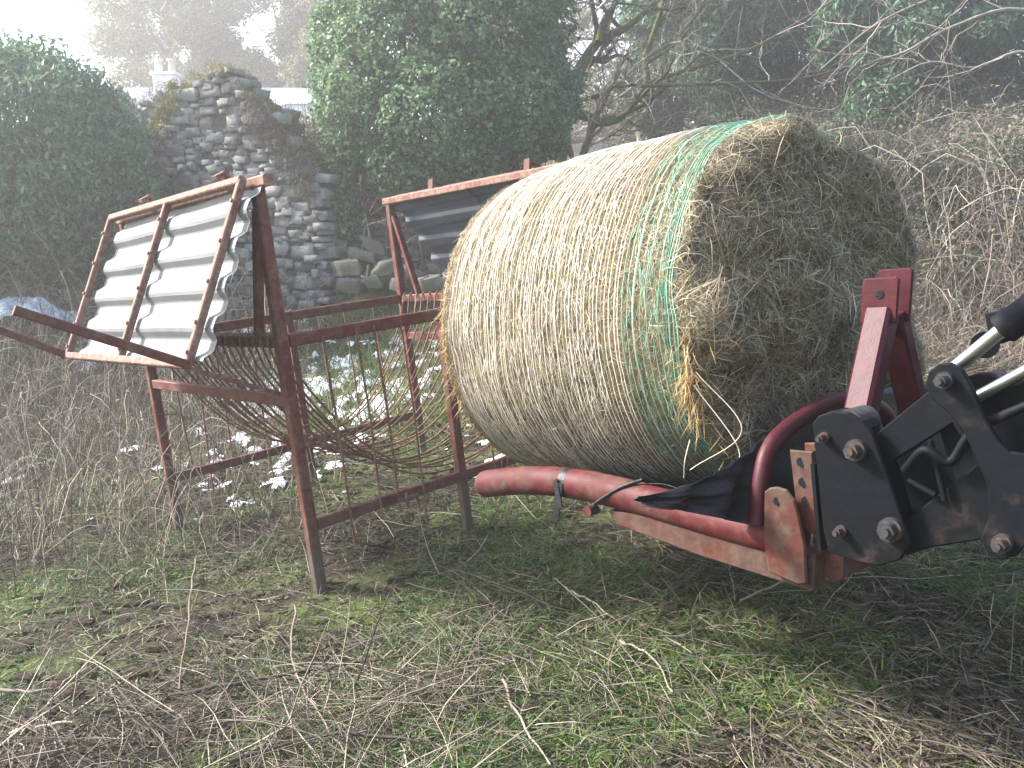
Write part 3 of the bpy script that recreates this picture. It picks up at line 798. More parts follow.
# mast: two square legs meeting at the top bracket
topc = mpt(884, 312)
rootN = P0 + tiltS * .10 - T0 * .04 - Z * .02; rootF = P0 + tiltS * (SPAN - .04) - T0 * .04 - Z * .02
part(MB().bar(rootN, topc - tiltS * .012, .065, .075, up=tuple(-T0)), 'mast_leg', M['mast'])
part(MB().bar(rootF, topc + tiltS * .045, .05, .075, up=tuple(-T0)), 'mast_leg', M['mast'])
for o, dz in ((-.035, 0), (.045, .022)):
    c_ = topc + tiltS * o
    w2 = .052
    fr_ = [c_ + T0 * w2 - Z * .03, c_ - T0 * w2 - Z * .03, c_ - T0 * w2 + Z * (.088 + dz), c_ - T0 * (w2 - .008) + Z * (.095 + dz), c_ + T0 * (w2 - .008) + Z * (.095 + dz), c_ + T0 * w2 + Z * (.088 + dz)]
    pb_ = part(MB().poly(fr_, tiltS, .012), 'top_bracket', M['mast'])
    part(MB().tube([c_ - tiltS * .003 + Z * .05, c_ + tiltS * .001 + Z * .05], .012, 14), 'pin_hole', M['plastic'])
# hoop
hT = P0 + T0 * .10
hp = [onplane(px, py, hT, T0) for px, py in ((757, 525), (759, 500), (762, 476), (768, 452), (783, 432), (812, 412), (850, 391), (875, 377))]
hn = [p for p in spline(hp, 5) if np.dot(p - P0, tiltS) < SPAN * .47]
hp2 = [p + (tiltS * (SPAN - 2 * np.dot(p - P0, tiltS))) for p in hn]
part(MB().tube(hn + hp2[::-1], .023, 14), 'hoop', M['mast'])
# black sheet added in place of the deep shade under the bale
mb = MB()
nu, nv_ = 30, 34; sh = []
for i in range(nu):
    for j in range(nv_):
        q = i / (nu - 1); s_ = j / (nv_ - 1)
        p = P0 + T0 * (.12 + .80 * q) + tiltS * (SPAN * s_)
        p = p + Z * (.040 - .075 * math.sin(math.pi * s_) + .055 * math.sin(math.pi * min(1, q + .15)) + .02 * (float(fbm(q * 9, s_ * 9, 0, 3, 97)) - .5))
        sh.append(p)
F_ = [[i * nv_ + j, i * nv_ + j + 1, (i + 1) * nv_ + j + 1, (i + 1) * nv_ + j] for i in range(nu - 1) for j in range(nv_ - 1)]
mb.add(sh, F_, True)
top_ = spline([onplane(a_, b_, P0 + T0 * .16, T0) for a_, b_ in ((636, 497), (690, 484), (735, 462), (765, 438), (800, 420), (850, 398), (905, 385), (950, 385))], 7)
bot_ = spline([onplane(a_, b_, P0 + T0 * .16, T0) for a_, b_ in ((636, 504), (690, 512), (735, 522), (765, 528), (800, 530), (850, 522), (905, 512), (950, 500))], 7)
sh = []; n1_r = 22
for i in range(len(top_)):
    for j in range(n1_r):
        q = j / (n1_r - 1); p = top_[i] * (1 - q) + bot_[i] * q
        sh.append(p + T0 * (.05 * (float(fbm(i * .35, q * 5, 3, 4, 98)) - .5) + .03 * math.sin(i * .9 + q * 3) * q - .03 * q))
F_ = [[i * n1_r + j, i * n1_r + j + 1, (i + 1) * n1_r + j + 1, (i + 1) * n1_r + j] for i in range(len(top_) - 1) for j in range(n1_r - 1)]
mb.add(sh, F_, True); o = mb.build('shade_sheet', M['plastic'], None, origin=P0)
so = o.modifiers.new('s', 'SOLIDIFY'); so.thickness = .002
tag(o, 'crumpled black sheet added for the deep shade between the bale and the carrier hoop', 'shade sheet')
# black tie on the tube
def ring(pc, ax, r, w, n=20):
    return MB().tube([pc - ax * w / 2, pc + ax * w / 2], r, n, caps=True)
q = .655
pc = P0 + (Ptip - P0) * q + Z * (.055 * math.sin(math.pi * q ** 1.5))
mb = ring(pc, T0, .0492, .03); mb.bar(pc - tiltS * .050 + Z * .01, pc - tiltS * .056 - Z * .115 + T0 * .012, .028, .004, up=tuple(tiltS)); mb.bar(pc - tiltS * .052 + Z * .02 + T0 * .02, pc - tiltS * .058 - Z * .07 - T0 * .012, .02, .004, up=tuple(tiltS))
tag(mb.build('tie', M['plastic'], None, origin=pc), 'ragged black tie wrapped round the near red tube', 'tie')
q = .48; pc = P0 + (Ptip - P0) * q + Z * (.055 * math.sin(math.pi * q ** 1.5))
cp = spline([pc + T0 * -.09 + Z * .055 - tiltS * .01, pc - T0 * .03 + Z * .03 - tiltS * .040, pc + T0 * .05 - Z * .022 - tiltS * .054, pc + T0 * .075 - Z * .05 - tiltS * .052], 5)
tag(MB().tube(cp, .006, 8).build('cord', M['plastic'], None, origin=pc), 'short black cord looped over the middle of the near red tube', 'cord')
kp = pc + T0 * .085 - Z * .055 - tiltS * .045
part(MB().tube([kp + tiltS * .02, kp - tiltS * .02], .017, 12), 'knob', M['carrier'])

# ------------------------------------------------------------------ loader
lo_ = onplane(880, 540, pln(.10), tiltS)
ldr = empty('loader_arm', lo_, 'black tractor loader arms with hitch plates, bolts and chrome hydraulic rams', 'loader')
def lpart(mb, name, m_): return mb.build(name, m_, ldr, origin=lo_)
plate1 = [(812, 424), (818, 416), (832, 411), (848, 413), (862, 421), (872, 434), (880, 455), (892, 490), (904, 525), (909, 545), (900, 560), (880, 566), (855, 562), (828, 552), (823, 530), (818, 480)]
linkpts = [(872, 432), (935, 388), (955, 382), (985, 405), (1000, 440), (1000, 540), (960, 540), (925, 548), (905, 552), (895, 520), (885, 480)]
plate2 = [(926, 384), (928, 372), (938, 364), (950, 363), (962, 370), (972, 388), (985, 420), (1000, 443), (1010, 452), (1030, 455), (1032, 500), (1026, 545), (1016, 556), (1002, 560), (988, 553), (980, 540), (988, 520), (988, 490), (978, 462), (962, 430), (945, 410), (930, 398)]
for side in (0, 1):
    so_ = tiltS * (SPAN + .10) * side
    pA = [p + so_ for p in tr(plate1, .11)]
    hp_ = lpart(MB().poly(pA, tiltS, .016, bev=.003), 'hitch_plate', M['black'])
    lpart(MB().poly([p + so_ for p in tr([(812, 424), (818, 416), (832, 411), (848, 413), (862, 421), (868, 428), (815, 436)], .09)], tiltS, .07, bev=.004), 'hitch_lip', M['black'])
    lpart(MB().bar(tr([(819, 462)], .06)[0] + so_, tr([(826, 548)], .06)[0] + so_, .06, .012, up=tuple(T0)), 'hitch_edge', M['black'])
    # link arms: upper strap and lower web, leaving the gap with pins between
    lpart(MB().poly([p + so_ for p in tr([(868, 440), (932, 388), (952, 404), (958, 420), (885, 466)], .07)], tiltS, .02), 'upper_link', M['black'])
    lpart(MB().poly([p + so_ for p in tr([(893, 530), (985, 458), (1010, 470), (1014, 535), (975, 541), (930, 548), (905, 556)], .07)], tiltS, .02), 'lower_link', M['black'])
    lpart(MB().poly([p + so_ for p in tr([(868, 445), (880, 445), (905, 528), (898, 540), (888, 520)], .055)], tiltS, .06), 'web', M['black'])
    lpart(MB().poly([p + so_ for p in tr(plate2, .125)], tiltS, .016, bev=.003), 'bell_crank', M['black'])
    for (px, py, r, o_) in ((853, 451, .018, .13), (822, 438, .009, .125), (888, 531, .020, .13), (839, 532, .010, .125), (942, 381, .013, .145), (1000, 545, .014, .145)):
        c_ = onplane(px, py, pln(o_), tiltS) + so_
        ax = tiltS
        lpart(MB().tube([c_ + ax * .03, c_ + ax * .006], r * 1.35, 18).tube([c_ + ax * .006, c_ - ax * .014], r, 6).tube([c_ - ax * .014, c_ - ax * .022], r * .55, 12), 'bolt', M['bolt'])
    # pivot boss
    c_ = onplane(855, 424, pln(.055), tiltS) + so_
    lpart(MB().tube([c_ + tiltS * .05, c_ - tiltS * .035], .038, 22), 'pivot_boss', M['bolt'])
    # ram
    r0, r1, r2 = tr([(945, 378)], .08)[0], tr([(1003, 329)], .08)[0], tr([(1150, 216)], .08)[0]
    ro = -tiltS * 0
    lpart(MB().tube([tr([(950, 372)], .075)[0] + so_, r1 + so_], .0155, 16), 'ram_rod', M['chrome'])
    lpart(MB().tube([r1 + so_ , r1 + unit(r2 - r1) * .03 + so_, r1 + unit(r2 - r1) * .031 + so_, r2 + so_], [.033, .033, .029, .029], 20), 'ram_barrel', M['black'])
    lpart(MB().tube([tr([(968, 402)], .05)[0] + so_, tr([(1100, 330)], .05)[0] + so_], .013, 14), 'lower_ram_rod', M['chrome'])
    # boom
    bm = tr([(935, 420), (985, 392), (1180, 330), (1250, 470), (1030, 520), (960, 500)], .03)
    lpart(MB().poly([p + so_ for p in bm], tiltS, .09, bev=.006), 'boom', M['black'])
    h0_ = [tr([(905, 470)], .09)[0] + so_, tr([(925, 450)], .11)[0] + so_, tr([(950, 462)], .10)[0] + so_, tr([(975, 430)], .09)[0] + so_, tr([(1040, 400)], .09)[0] + so_]
    lpart(MB().tube(spline(h0_, 6), .010, 10), 'hydraulic_hose', M['black'])
    for a_, b_ in (((908, 480), (935, 495)), ((930, 440), (945, 500)), ((955, 420), (985, 470))):
        lpart(MB().tube([tr([a_], .085)[0] + so_, tr([b_], .085)[0] + so_], .007, 8), 'hydraulic_pipe', M['black'])
lpart(MB().poly(tr([(872, 440), (940, 400), (990, 420), (1040, 430), (1045, 530), (975, 535), (920, 545), (890, 520)], -.06), tiltS, .10), 'inner_block', M['black'])
lpart(MB().tube([tr([(985, 345)], -.1)[0], tr([(985, 345)], -.75)[0]], .03, 18), 'cross_tube', M['black'])
lpart(MB().bar(tr([(868, 500)], .05)[0], tr([(868, 500)], -SPAN)[0], .08, .08, up=(0, 0, 1)), 'cross_beam', M['black'])
lpart(MB().poly(tr([(984, 314), (1008, 308), (1012, 338), (990, 346)], -.30), tiltS, .10), 'valve_block', M['black'])

# ------------------------------------------------------------------ stone walls
def stone_verts(c, sx_, sy_, sz_, ax, ay, az, n1=8, n2=5):
    u = np.linspace(-np.pi / 2, np.pi / 2, n2 + 1); v = np.linspace(0, 2 * np.pi, n1, endpoint=False)
    uu, vv = np.meshgrid(u, v, indexing='ij')
    e = (.10 + .16 * rng.random()) if n1 < 20 else .6; f = lambda a, e: np.sign(a) * np.abs(a) ** e
    x = f(np.cos(uu), e) * f(np.cos(vv + .4), e); y = f(np.cos(uu), e) * f(np.sin(vv + .4), e); z = f(np.sin(uu), e)
    k = 1 + (.085 if n1 < 20 else .02) * rng.normal(size=x.shape); x, y, z = x * k, y * k, z * k
    rot = rng.normal() * .16; x, z = x * np.cos(rot) - z * np.sin(rot) * .6, z * np.cos(rot) + x * np.sin(rot) * .6
    V = c + ax * (x * sx_ / 2)[..., None] + ay * (y * sy_ / 2)[..., None] + az * (z * sz_ / 2)[..., None]
    n = len(v); idx = np.arange(V.shape[0] * n).reshape(-1, n)
    F = np.stack([idx[:-1], np.roll(idx, -1, 1)[:-1], np.roll(idx, -1, 1)[1:], idx[1:]], -1).reshape(-1, 4)
    return V.reshape(-1, 3), F
def stone_wall(name, p0, p1, top, thick, label, zlow=-.3, course=(.06, .16)):
    """p0,p1 ground points; top(s)->height above p0 z ; s in metres along"""
    p0, p1 = np.asarray(p0, float), np.asarray(p1, float); Lw = np.linalg.norm((p1 - p0)[:2])
    ax = unit((p1 - p0) * [1, 1, 0]); ay = unit(np.cross(Z, ax)); root = empty(name, p0, label, 'stone wall')
    G = []; h = zlow
    while h < 4.6:
        hh_ = course[0] + (course[1] - course[0]) * rng.random() ** 1.3; s = -.1 * rng.random()
        while s < Lw:
            w_ = hh_ * (1.0 + 1.6 * rng.random()); tp = float(top(min(max(s + w_ / 2, 0), Lw)))
            if h + hh_ * .6 < tp:
                nsub = 2 if (hh_ > .16 and rng.random() < .35) else 1
                for sub in range(nsub):
                    for sd in (-1, 1):
                        c = p0 + ax * (s + w_ / 2 + rng.normal() * .02) + Z * (h + .05 * math.sin(s * 2.3 + h * 3) + hh_ * (sub + .5) / nsub + rng.normal() * .022) + ay * sd * (thick / 2 - .15 + rng.normal() * .025)
                        kz = .85 + .3 * rng.random()
                        V, F = stone_verts(c, w_ * (.85 + .2 * rng.random()), .30, hh_ / nsub * kz, ax, ay, Z, 10, 6)
                        G.append((V, F, np.full(len(F), rng.random())))
            s += w_ * 1.0
        h += hh_
    for _ in range(int(Lw * 3.6 * 14)):
        s = Lw * rng.random(); h = zlow + 4 * rng.random(); q_ = .05 + .07 * rng.random()
        if h + q_ < float(top(s)):
            V, F = stone_verts(p0 + ax * s + Z * h - ay * (thick / 2 - .035 + .02 * rng.normal()), q_ * 1.6, .12, q_ * .9, ax, ay, Z, 8, 5); G.append((V, F, np.full(len(F), rng.random())))
    V, F, R = join(G); raw('stonework', V - p0, F, M['stone'], root, rnd=R)
    ss = np.linspace(.06, Lw - .06, 40); prof_ = [(s, max(zlow + .1, float(top(s)) - .10)) for s in ss]
    P = [p0 + ax * .06 + Z * zlow - ay * (thick / 2 - .045)] + [p0 + ax * s + Z * h_ - ay * (thick / 2 - .045) for s, h_ in prof_] + [p0 + ax * (Lw - .06) + Z * zlow - ay * (thick / 2 - .045)]
    P = np.array(P) - p0; k = len(P); V2 = np.vstack([P, P + ay * (thick - .09)])
    mb = MB(); mb.add(V2, [[i, (i + 1) % k, k + (i + 1) % k, k + i] for i in range(k)]
        + [[i, i + 1, i + 2 + 0, i] for i in ()] + [[0, i, i + 1] for i in range(1, k - 1)] + [[k, k + i + 1, k + i] for i in range(1, k - 1)])
    mb.build('core', M['mortar'], root)
    return root, p0, ax, ay, Lw
def moss_on(root, p0, ax, ay, top, s0, s1, n, thick, hang, name='moss', matn='moss', Lr=(.03, .10), w=.008, lo=0, hi=1):
    s = s0 + (s1 - s0) * rng.random(n); y_ = (rng.random(n) - .5) * (thick + .12)
    tp = np.array([float(top(q)) for q in s])
    lump = fbm(s * 3.1, y_ * 3 + 7, 0, 3, 101)
    z_ = tp + .02 + .22 * (lump - .42) - hang * rng.random(n) ** 2
    y_ = np.where(rng.random(n) < .5, -thick / 2 - .03 - .05 * lump, y_) if hang > .1 else y_
    P = p0 + ax * s[:, None] + ay * y_[:, None] + Z * z_[:, None]
    D_ = unit(rng.normal(size=(n, 3)) * .8 + np.array([0, 0, .6 if hang < .2 else -.5]) - ay * .35)
    L = Lr[0] + (Lr[1] - Lr[0]) * rng.random(n) ** 1.5
    V, F, sg = blades(P, D_, unit(np.cross(D_, rng.normal(size=(n, 3)))), L, np.full(n, w), np.array([0, 0, -.02]), 2)
    raw(name, V - p0, F, M[matn], root, rnd=np.repeat(lo + (hi - lo) * rng.random(n), sg))
# gable
g0 = at(150, 300, 12.4); g1_ = at(334, 300, 11.4); g0[2] = g1_[2] = .35
gl = np.linalg.norm((g1_ - g0)[:2])
xp = np.array([150, 165, 178, 195, 212, 228, 242, 256, 275, 300, 320, 334]); yp = np.array([150, 132, 112, 92, 78, 74, 78, 92, 112, 135, 165, 180])
sp = []; hpz = []
axg = unit((g1_ - g0) * [1, 1, 0]); ng = np.cross(Z, axg)
for a_, b_ in zip(xp, yp):
    q = onplane(a_, b_, g0, ng); sp.append(np.dot(q - g0, axg)); hpz.append(q[2] - g0[2])
topg = lambda s: np.interp(s, sp, hpz) + .05 * math.sin(s * 9) + .03 * math.sin(s * 23)
rt, p0_, ax_, ay_, Lw_ = stone_wall('stone_wall', g0, g1_, topg, .6, 'tall ruined gable wall of grey rubble stone topped with moss')
moss_on(rt, p0_, ax_, ay_, topg, 0, Lw_, 5200, .6, .06)
moss_on(rt, p0_, ax_, ay_, topg, 0.05, Lw_ * .33, 3600, .6, .40, 'hanging_moss', lo=.1, hi=.8)
moss_on(rt, p0_, ax_, ay_, topg, Lw_ * .66, Lw_ * .99, 3800, .6, .55, 'hanging_dead_grass', 'litter', (.05, .18), .006, lo=.25, hi=.8)
# return wall under the ivy
w0 = at(338, 300, 12.6); w1_ = at(600, 300, 13.0); w0[2] = w1_[2] = .35
topw = lambda s: 1.95 + .35 * math.sin(s * 1.1 + .4) + .12 * math.sin(s * 5)
rt2 = stone_wall('stone_wall', w0, w1_, topw, .5, 'low dark ruined wall half buried under the ivy clad tree', course=(.07, .17))
moss_on(rt2[0], rt2[1], rt2[2], rt2[3], topw, 0, rt2[4], 3000, .5, .3)
w0 = at(60, 280, 15.4); w1_ = at(196, 280, 15.0); w0[2] = w1_[2] = .5
topv = lambda s: 3.35 + .18 * math.sin(s * 2.1 + 1) + .10 * math.sin(s * 6.2)
rt3 = stone_wall('stone_wall', w0, w1_, topv, .5, 'farther brownish ruined wall between the big bush and the gable', course=(.07, .17))
moss_on(rt3[0], rt3[1], rt3[2], rt3[3], topv, 0, rt3[4], 3500, .5, .5, matn='litter')

# fallen stones: each one its own
bd = [(346, 262, 10.9, .34, 'squarish mossy stone at the foot of the gable corner'), (362, 250, 11.0, .26, 'small rounded stone on top of the rubble beside the gable'), (375, 240, 11.1, .30, 'topmost mossy stone of the rubble pile'),
      (386, 262, 10.8, .40, 'widest mossy stone in the middle of the rubble pile'), (404, 248, 11.0, .22, 'small stone against the left post of the far lid'), (352, 280, 10.6, .30, 'low grey stone in the grass below the gable corner'),
      (372, 276, 10.6, .25, 'low stone at the front of the rubble pile'), (416, 268, 10.7, .30, 'stone seen just right of the far feeder post'), (430, 278, 10.5, .34, 'bright yellow-green mossy stone below the far lid'),
      (398, 280, 10.4, .22, 'small dark stone in the grass before the rubble pile'), (440, 262, 10.9, .26, 'stone half hidden behind the dark lid sheet'), (340, 240, 11.2, .22, 'small stone lodged against the gable edge')]
for (px, py, Y_, sz, lab) in bd:
    c = at(px, py + 6, Y_); sz *= .72
    V, F = stone_verts(np.zeros(3), sz * 1.2, sz, sz * .75, unit([1, rng.normal() * .5, rng.normal() * .3]), unit([rng.normal() * .5, 1., 0]), unit([rng.normal() * .3, 0, 1]), 14, 8)
    V = V * (.75 + .6 * fbm(V[:, 0] * 7 + px, V[:, 1] * 7, V[:, 2] * 7, 4, 5)[:, None])
    o = raw('stone', V, F, M['boulder']); o.location = [float(t_) for t_ in c]
    tag(o, lab, 'stone', 'fallen stones beside the ruined wall')
# earth mound under the stones
hx, hy = np.meshgrid(np.linspace(-2.5, -.3, 60), np.linspace(10.0, 12.3, 50))
hz = .42 + .55 * np.exp(-((hx + 1.55) / .75) ** 2) * sm(10.1, 11.2, hy) * (1 - .0 * hy) + .12 * (fbm(hx * 3, hy * 3, 0, 4, 8) - .5) - .1
k2 = np.arange(hx.size).reshape(hx.shape)
tag(raw('earth_mound', np.stack([hx, hy, hz], -1).reshape(-1, 3), np.stack([k2[:-1, :-1], k2[:-1, 1:], k2[1:, 1:], k2[1:, :-1]], -1).reshape(-1, 4), M['ground'], smooth=True), kind='structure')

clods()
n = 9000; mi = rng.integers(0, hx.size, n); mB = np.stack([hx.ravel()[mi], hy.ravel()[mi], hz.ravel()[mi]], 1) + rng.normal(size=(n, 3)) * [.02, .02, .0]
d = unit(rng.normal(size=(n, 3)) + [0, -.3, .9]); V, F, s_ = blades(mB, d, unit(np.cross(d, rng.normal(size=(n, 3)))), .05 + .2 * rng.random(n) ** 2, np.full(n, .009), np.array([0, 0, -.03]), 2)
tag(raw('mound_weeds', V, F, M['grass'], rnd=np.repeat(.1 + .9 * rng.random(n), s_)), 'straggly weeds growing over the mound below the ruin', 'weeds', kind='stuff')
# ------------------------------------------------------------------ house far behind
hp0 = at(78, 200, 30.0); hp1 = at(345, 200, 30.0); hr = at(150, 78, 30.0)[2]
hx0, hx1, hyy = hp0[0], hp1[0], hp0[1]; eav = hr - 3.2; gnd = .5
house = empty('cottage', ((hx0 + hx1) / 2, hyy + 2.6, gnd), 'distant cottage with pale slate roof dusted in snow and white chimney', 'house'); ho = np.array(house.location)
def hpart(mb, name, m_, par=house): return mb.build(name, m_, par, origin=ho)
mb = MB(); y0_, y1_ = hyy, hyy + 5.2
mb.add([(hx0, y0_, gnd - .5), (hx1, y0_, gnd - .5), (hx1, y1_, gnd - .5), (hx0, y1_, gnd - .5), (hx0, y0_, eav), (hx1, y0_, eav), (hx1, y1_, eav), (hx0, y1_, eav), (hx0, hyy + 2.6, hr - .12), (hx1, hyy + 2.6, hr - .12)],
       [[0, 1, 5, 4], [1, 2, 6, 9, 5], [2, 3, 7, 6], [3, 0, 4, 8, 7]])
hpart(mb, 'wall', M['white'])
mb = MB(); e = .3
A_ = [(hx0 - e, y0_ - e, eav - .2), (hx1 + e, y0_ - e, eav - .2), (hx1 + e, hyy + 2.6, hr), (hx0 - e, hyy + 2.6, hr), (hx0 - e, y1_ + e, eav - .2), (hx1 + e, y1_ + e, eav - .2)]
mb.add(A_ + [(x, y, z - .1) for x, y, z in A_], [[0, 1, 2, 3], [3, 2, 5, 4], [6, 9, 8, 7], [9, 10, 11, 8], [0, 6, 7, 1], [4, 5, 11, 10], [0, 3, 9, 6], [3, 4, 10, 9], [1, 7, 8, 2], [2, 8, 11, 5]])
roof = hpart(mb, 'roof', M['slate'])
ndir = unit(np.array([0, -2.9, 0]) * 0 + np.array([0, -(hr - eav), 2.9]))
for (x0, x1, q0, q1_) in ((hx0 + 3.0, hx0 + 4.1, .0, .12), (hx0 + 6.0, hx0 + 8.4, .0, .22)):
    pts = []
    for i in range(40):
        a_ = i / 40 * 2 * math.pi; xx = (x0 + x1) / 2 + (x1 - x0) / 2 * math.copysign(abs(math.cos(a_)) ** .5, math.cos(a_)) * (1 + .10 * rng.normal() * .5)
        qq = (q0 + q1_) / 2 + (q1_ - q0) / 2 * math.copysign(abs(math.sin(a_)) ** .5, math.sin(a_)) * (1 + .2 * rng.normal() * (math.sin(a_) > 0)); qq = max(.02, qq)
        pts.append(np.array([xx, hyy + 2.6 - 2.9 * qq, hr - (hr - eav + .2) * qq]) + ndir * .01)
    hpart(MB().poly(pts, ndir, .03, bev=.008), 'roof_snow', M['snow'], roof)
cx0 = at(145, 60, 30.0)[0]; cz = at(145, 66, 30)[2]
ch = hpart(MB().bar((cx0, hyy + 2.6, hr - .5), (cx0, hyy + 2.6, cz), .82, .55, up=(0, 1, 0)).bar((cx0, hyy + 2.6, cz), (cx0, hyy + 2.6, cz + .10), .98, .7, up=(0, 1, 0)), 'chimney', M['white'], roof)
for dx in (-.26, .22):
    hpart(MB().tube([(cx0 + dx, hyy + 2.6, cz + .1), (cx0 + dx, hyy + 2.6, cz + .5), (cx0 + dx, hyy + 2.6, cz + .51), (cx0 + dx, hyy + 2.6, cz + .58)], [.14, .12, .17, .17], 12), 'chimney_pot', M['pot'], house)
for wx in (hx0 + 1.5, hx0 + 4.5, hx0 + 7.3):
    hpart(MB().bar((wx, y0_ - .02, gnd + 1.2), (wx, y0_ - .02, gnd + 2.4), .9, .05, up=(0, 1, 0)), 'window', M['glass'])

# ------------------------------------------------------------------ trees
def crown_pts(blobs, n, seed, shell=.16, lump=.30, ns=1.2, gap=.36):
    C = np.array([b_[0] for b_ in blobs]); R = np.array([np.broadcast_to(b_[1], (3,)) for b_ in blobs], float)

    area = (R[:, 0] * R[:, 2]); k = rng.choice(len(blobs), n, p=area / area.sum())
    d = unit(rng.normal(size=(n, 3)))
    nz = fbm(d[:, 0] * ns * 2 + k * 7.3 + seed, d[:, 1] * ns * 2, d[:, 2] * ns * 2, 4, seed)
    rad = (1 + lump * (nz - .5) * 2) * (1 - np.abs(rng.normal(size=n)) * shell)
    P = C[k] + d * R[k] * rad[:, None]
    inside = np.zeros(n, bool)
    for j in range(len(blobs)):
        q = ((P - C[j]) / R[j]); inside |= ((q ** 2).sum(1) < .45) & (k != j)
    gp = fbm(P[:, 0] * 1.6, P[:, 1] * 1.6, P[:, 2] * 1.6, 3, seed + 9) > gap
    keep = (~inside) & gp
    return P[keep], d[keep]
def crown(root, o0, blobs, n, size, matn, seed, asp=.5, droop=.5, name='crown', **kw):
    P, d = crown_pts(blobs, n, seed, **kw)
    P2, d2 = crown_pts([(c_, np.asarray(r_) * .80) for c_, r_ in blobs], int(n * .35), seed + 1, shell=.2, lump=.3, ns=1.5, gap=.0)
    P, d = np.vstack([P, P2]), np.vstack([d, d2]); m = len(P)
    N = unit(d * .6 + rng.normal(size=(m, 3)) * .55 + np.array([0, 0, .35]))
    V, F, s = leaves(P, N, size * (.6 + .8 * rng.random(m)), asp, droop)
    return raw(name, V - o0, F, M[matn], root, rnd=np.repeat(rng.random(m), s))
def branch_tree(root, o0, start, dirn, length, r0, levels, seed, matn, spread=.6, kids=(4, 6, 7, 5), tip_mat=None, up=.15, decay=.58, twn='crown', first=None, rmin=.006, wig=.06):
    r_ = np.random.default_rng(seed); T = []
    def grow(p, d, L, r, lv, pts=None):
        k = 7; t = np.linspace(0, 1, k)
        if pts is None:
            st_ = np.cumsum(r_.normal(size=(k, 3)) * wig * L, 0) * .55; st_ -= st_[0]
            P = p + d * (L * t)[:, None] + st_ + np.array([0, 0, up * L]) * (t ** 2)[:, None]
        else: P = pts; L = np.linalg.norm(P[-1] - P[0]); k = len(P); t = np.linspace(0, 1, k)
        R = r * (1 - .62 * t); T.append((lv, P, R))
        if lv >= levels: return
        for i in range(kids[min(lv, len(kids) - 1)]):
            q = .28 + .72 * (i + r_.random()) / kids[min(lv, len(kids) - 1)]; q = min(q, .99)
            j = min(int(q * (k - 1)), k - 2); f = q * (k - 1) - j; b_ = P[j] * (1 - f) + P[j + 1] * f
            dd = unit(P[j + 1] - P[j]); nd = unit(dd * (1 - spread * .5) + unit(r_.normal(size=3)) * spread * 1.2 + np.array([0, 0, .05]))
            grow(b_, nd, L * decay * (.7 + .6 * r_.random()) * (1.15 - q * .5), max(rmin, r * (1 - .62 * q) * .62), lv + 1)
    if first is not None:
        for pts, r in first: grow(None, None, 0, r, 0 if r > .05 else 1, np.asarray(pts))
    else: grow(np.asarray(start, float), unit(dirn), length, r0, 0)
    mb = MB()
    for lv, P, R in T:
        if lv <= 1: mb.tube(P, R, 8)
    mb.build('trunk', M[matn], root, origin=o0)
    G = []
    for lv in range(2, levels + 1):
        Ps = [P for l, P, R in T if l == lv and len(P) == 7]; Rs = [R for l, P, R in T if l == lv and len(P) == 7]
        if Ps:
            V, F, s = tubes(np.array(Ps), np.array(Rs), 3); G.append((V, F, np.repeat(r_.random(len(Ps)), s)))
    if G:
        V, F, R = join(G); raw(twn, V - o0, F, M['bramble'] if tip_mat is None else M[tip_mat], root, rnd=R)
    return T

# ivy-clad tree
o0 = at(455, 300, 11.9); o0[2] = .4
t = empty('ivy_tree', o0, 'tree smothered in glossy green ivy growing over the ruined wall', 'tree')
def B(px, py, Y_, r): return (at(px, py, Y_), r)
bl = [B(400, 45, 11.6, 1.05), B(480, 30, 11.6, 1.15), B(440, 120, 11.3, 1.0), B(372, 105, 11.3, .72), B(505, 110, 11.4, .85), B(535, 95, 11.7, .62),
      B(430, -70, 11.9, 1.3), B(520, -50, 12.0, .9), B(350, 40, 11.8, .55), B(350, 150, 11.2, .36), B(400, 165, 11.1, .45), B(342, 95, 11.5, .45), (at(346, 205, 11.3), (.22, .25, .55)), B(470, 165, 11.2, .45), B(545, 135, 11.6, .33)]
crown(t, o0, bl, 98000, .062, 'ivy', 3, asp=.75, droop=.35, shell=.12, lump=.32, ns=2.3, gap=.26)
mb = MB(); trs = []
for (pp, r) in (([(500, 300), (498, 240), (508, 170), (490, 100), (470, 20)], .15), ([(430, 300), (440, 240), (425, 190), (415, 120), (400, 30)], .10), ([(535, 290), (528, 235), (535, 180), (540, 110)], .08), ([(368, 290), (372, 240), (362, 180), (372, 110)], .05), ([(395, 290), (388, 230), (402, 180)], .035)):
    P = spline([at(a_, b_, 11.9 + rng.normal() * .1) for a_, b_ in pp], 6); mb.tube(P, np.linspace(r, r * .5, len(P)), 10)
mb.build('trunk', M['bark'], t, origin=o0)
g = []
for i in range(130):
    a_ = at(345 + 210 * rng.random(), 130 + 110 * rng.random(), 11.3 + rng.random() * .7)
    b_ = a_ + rng.normal(size=3) * [.35, .2, .3] - [0, 0, .35]; P = spline([a_, (a_ + b_) / 2 + rng.normal(size=3) * .12, b_], 4)
    g.append(P)
V, F, s = tubes(np.array(g), np.full((130, g[0].shape[0]), .006), 3); raw('hanging_twigs', V - o0, F, M['bramble'], t, rnd=np.repeat(rng.random(130), s))

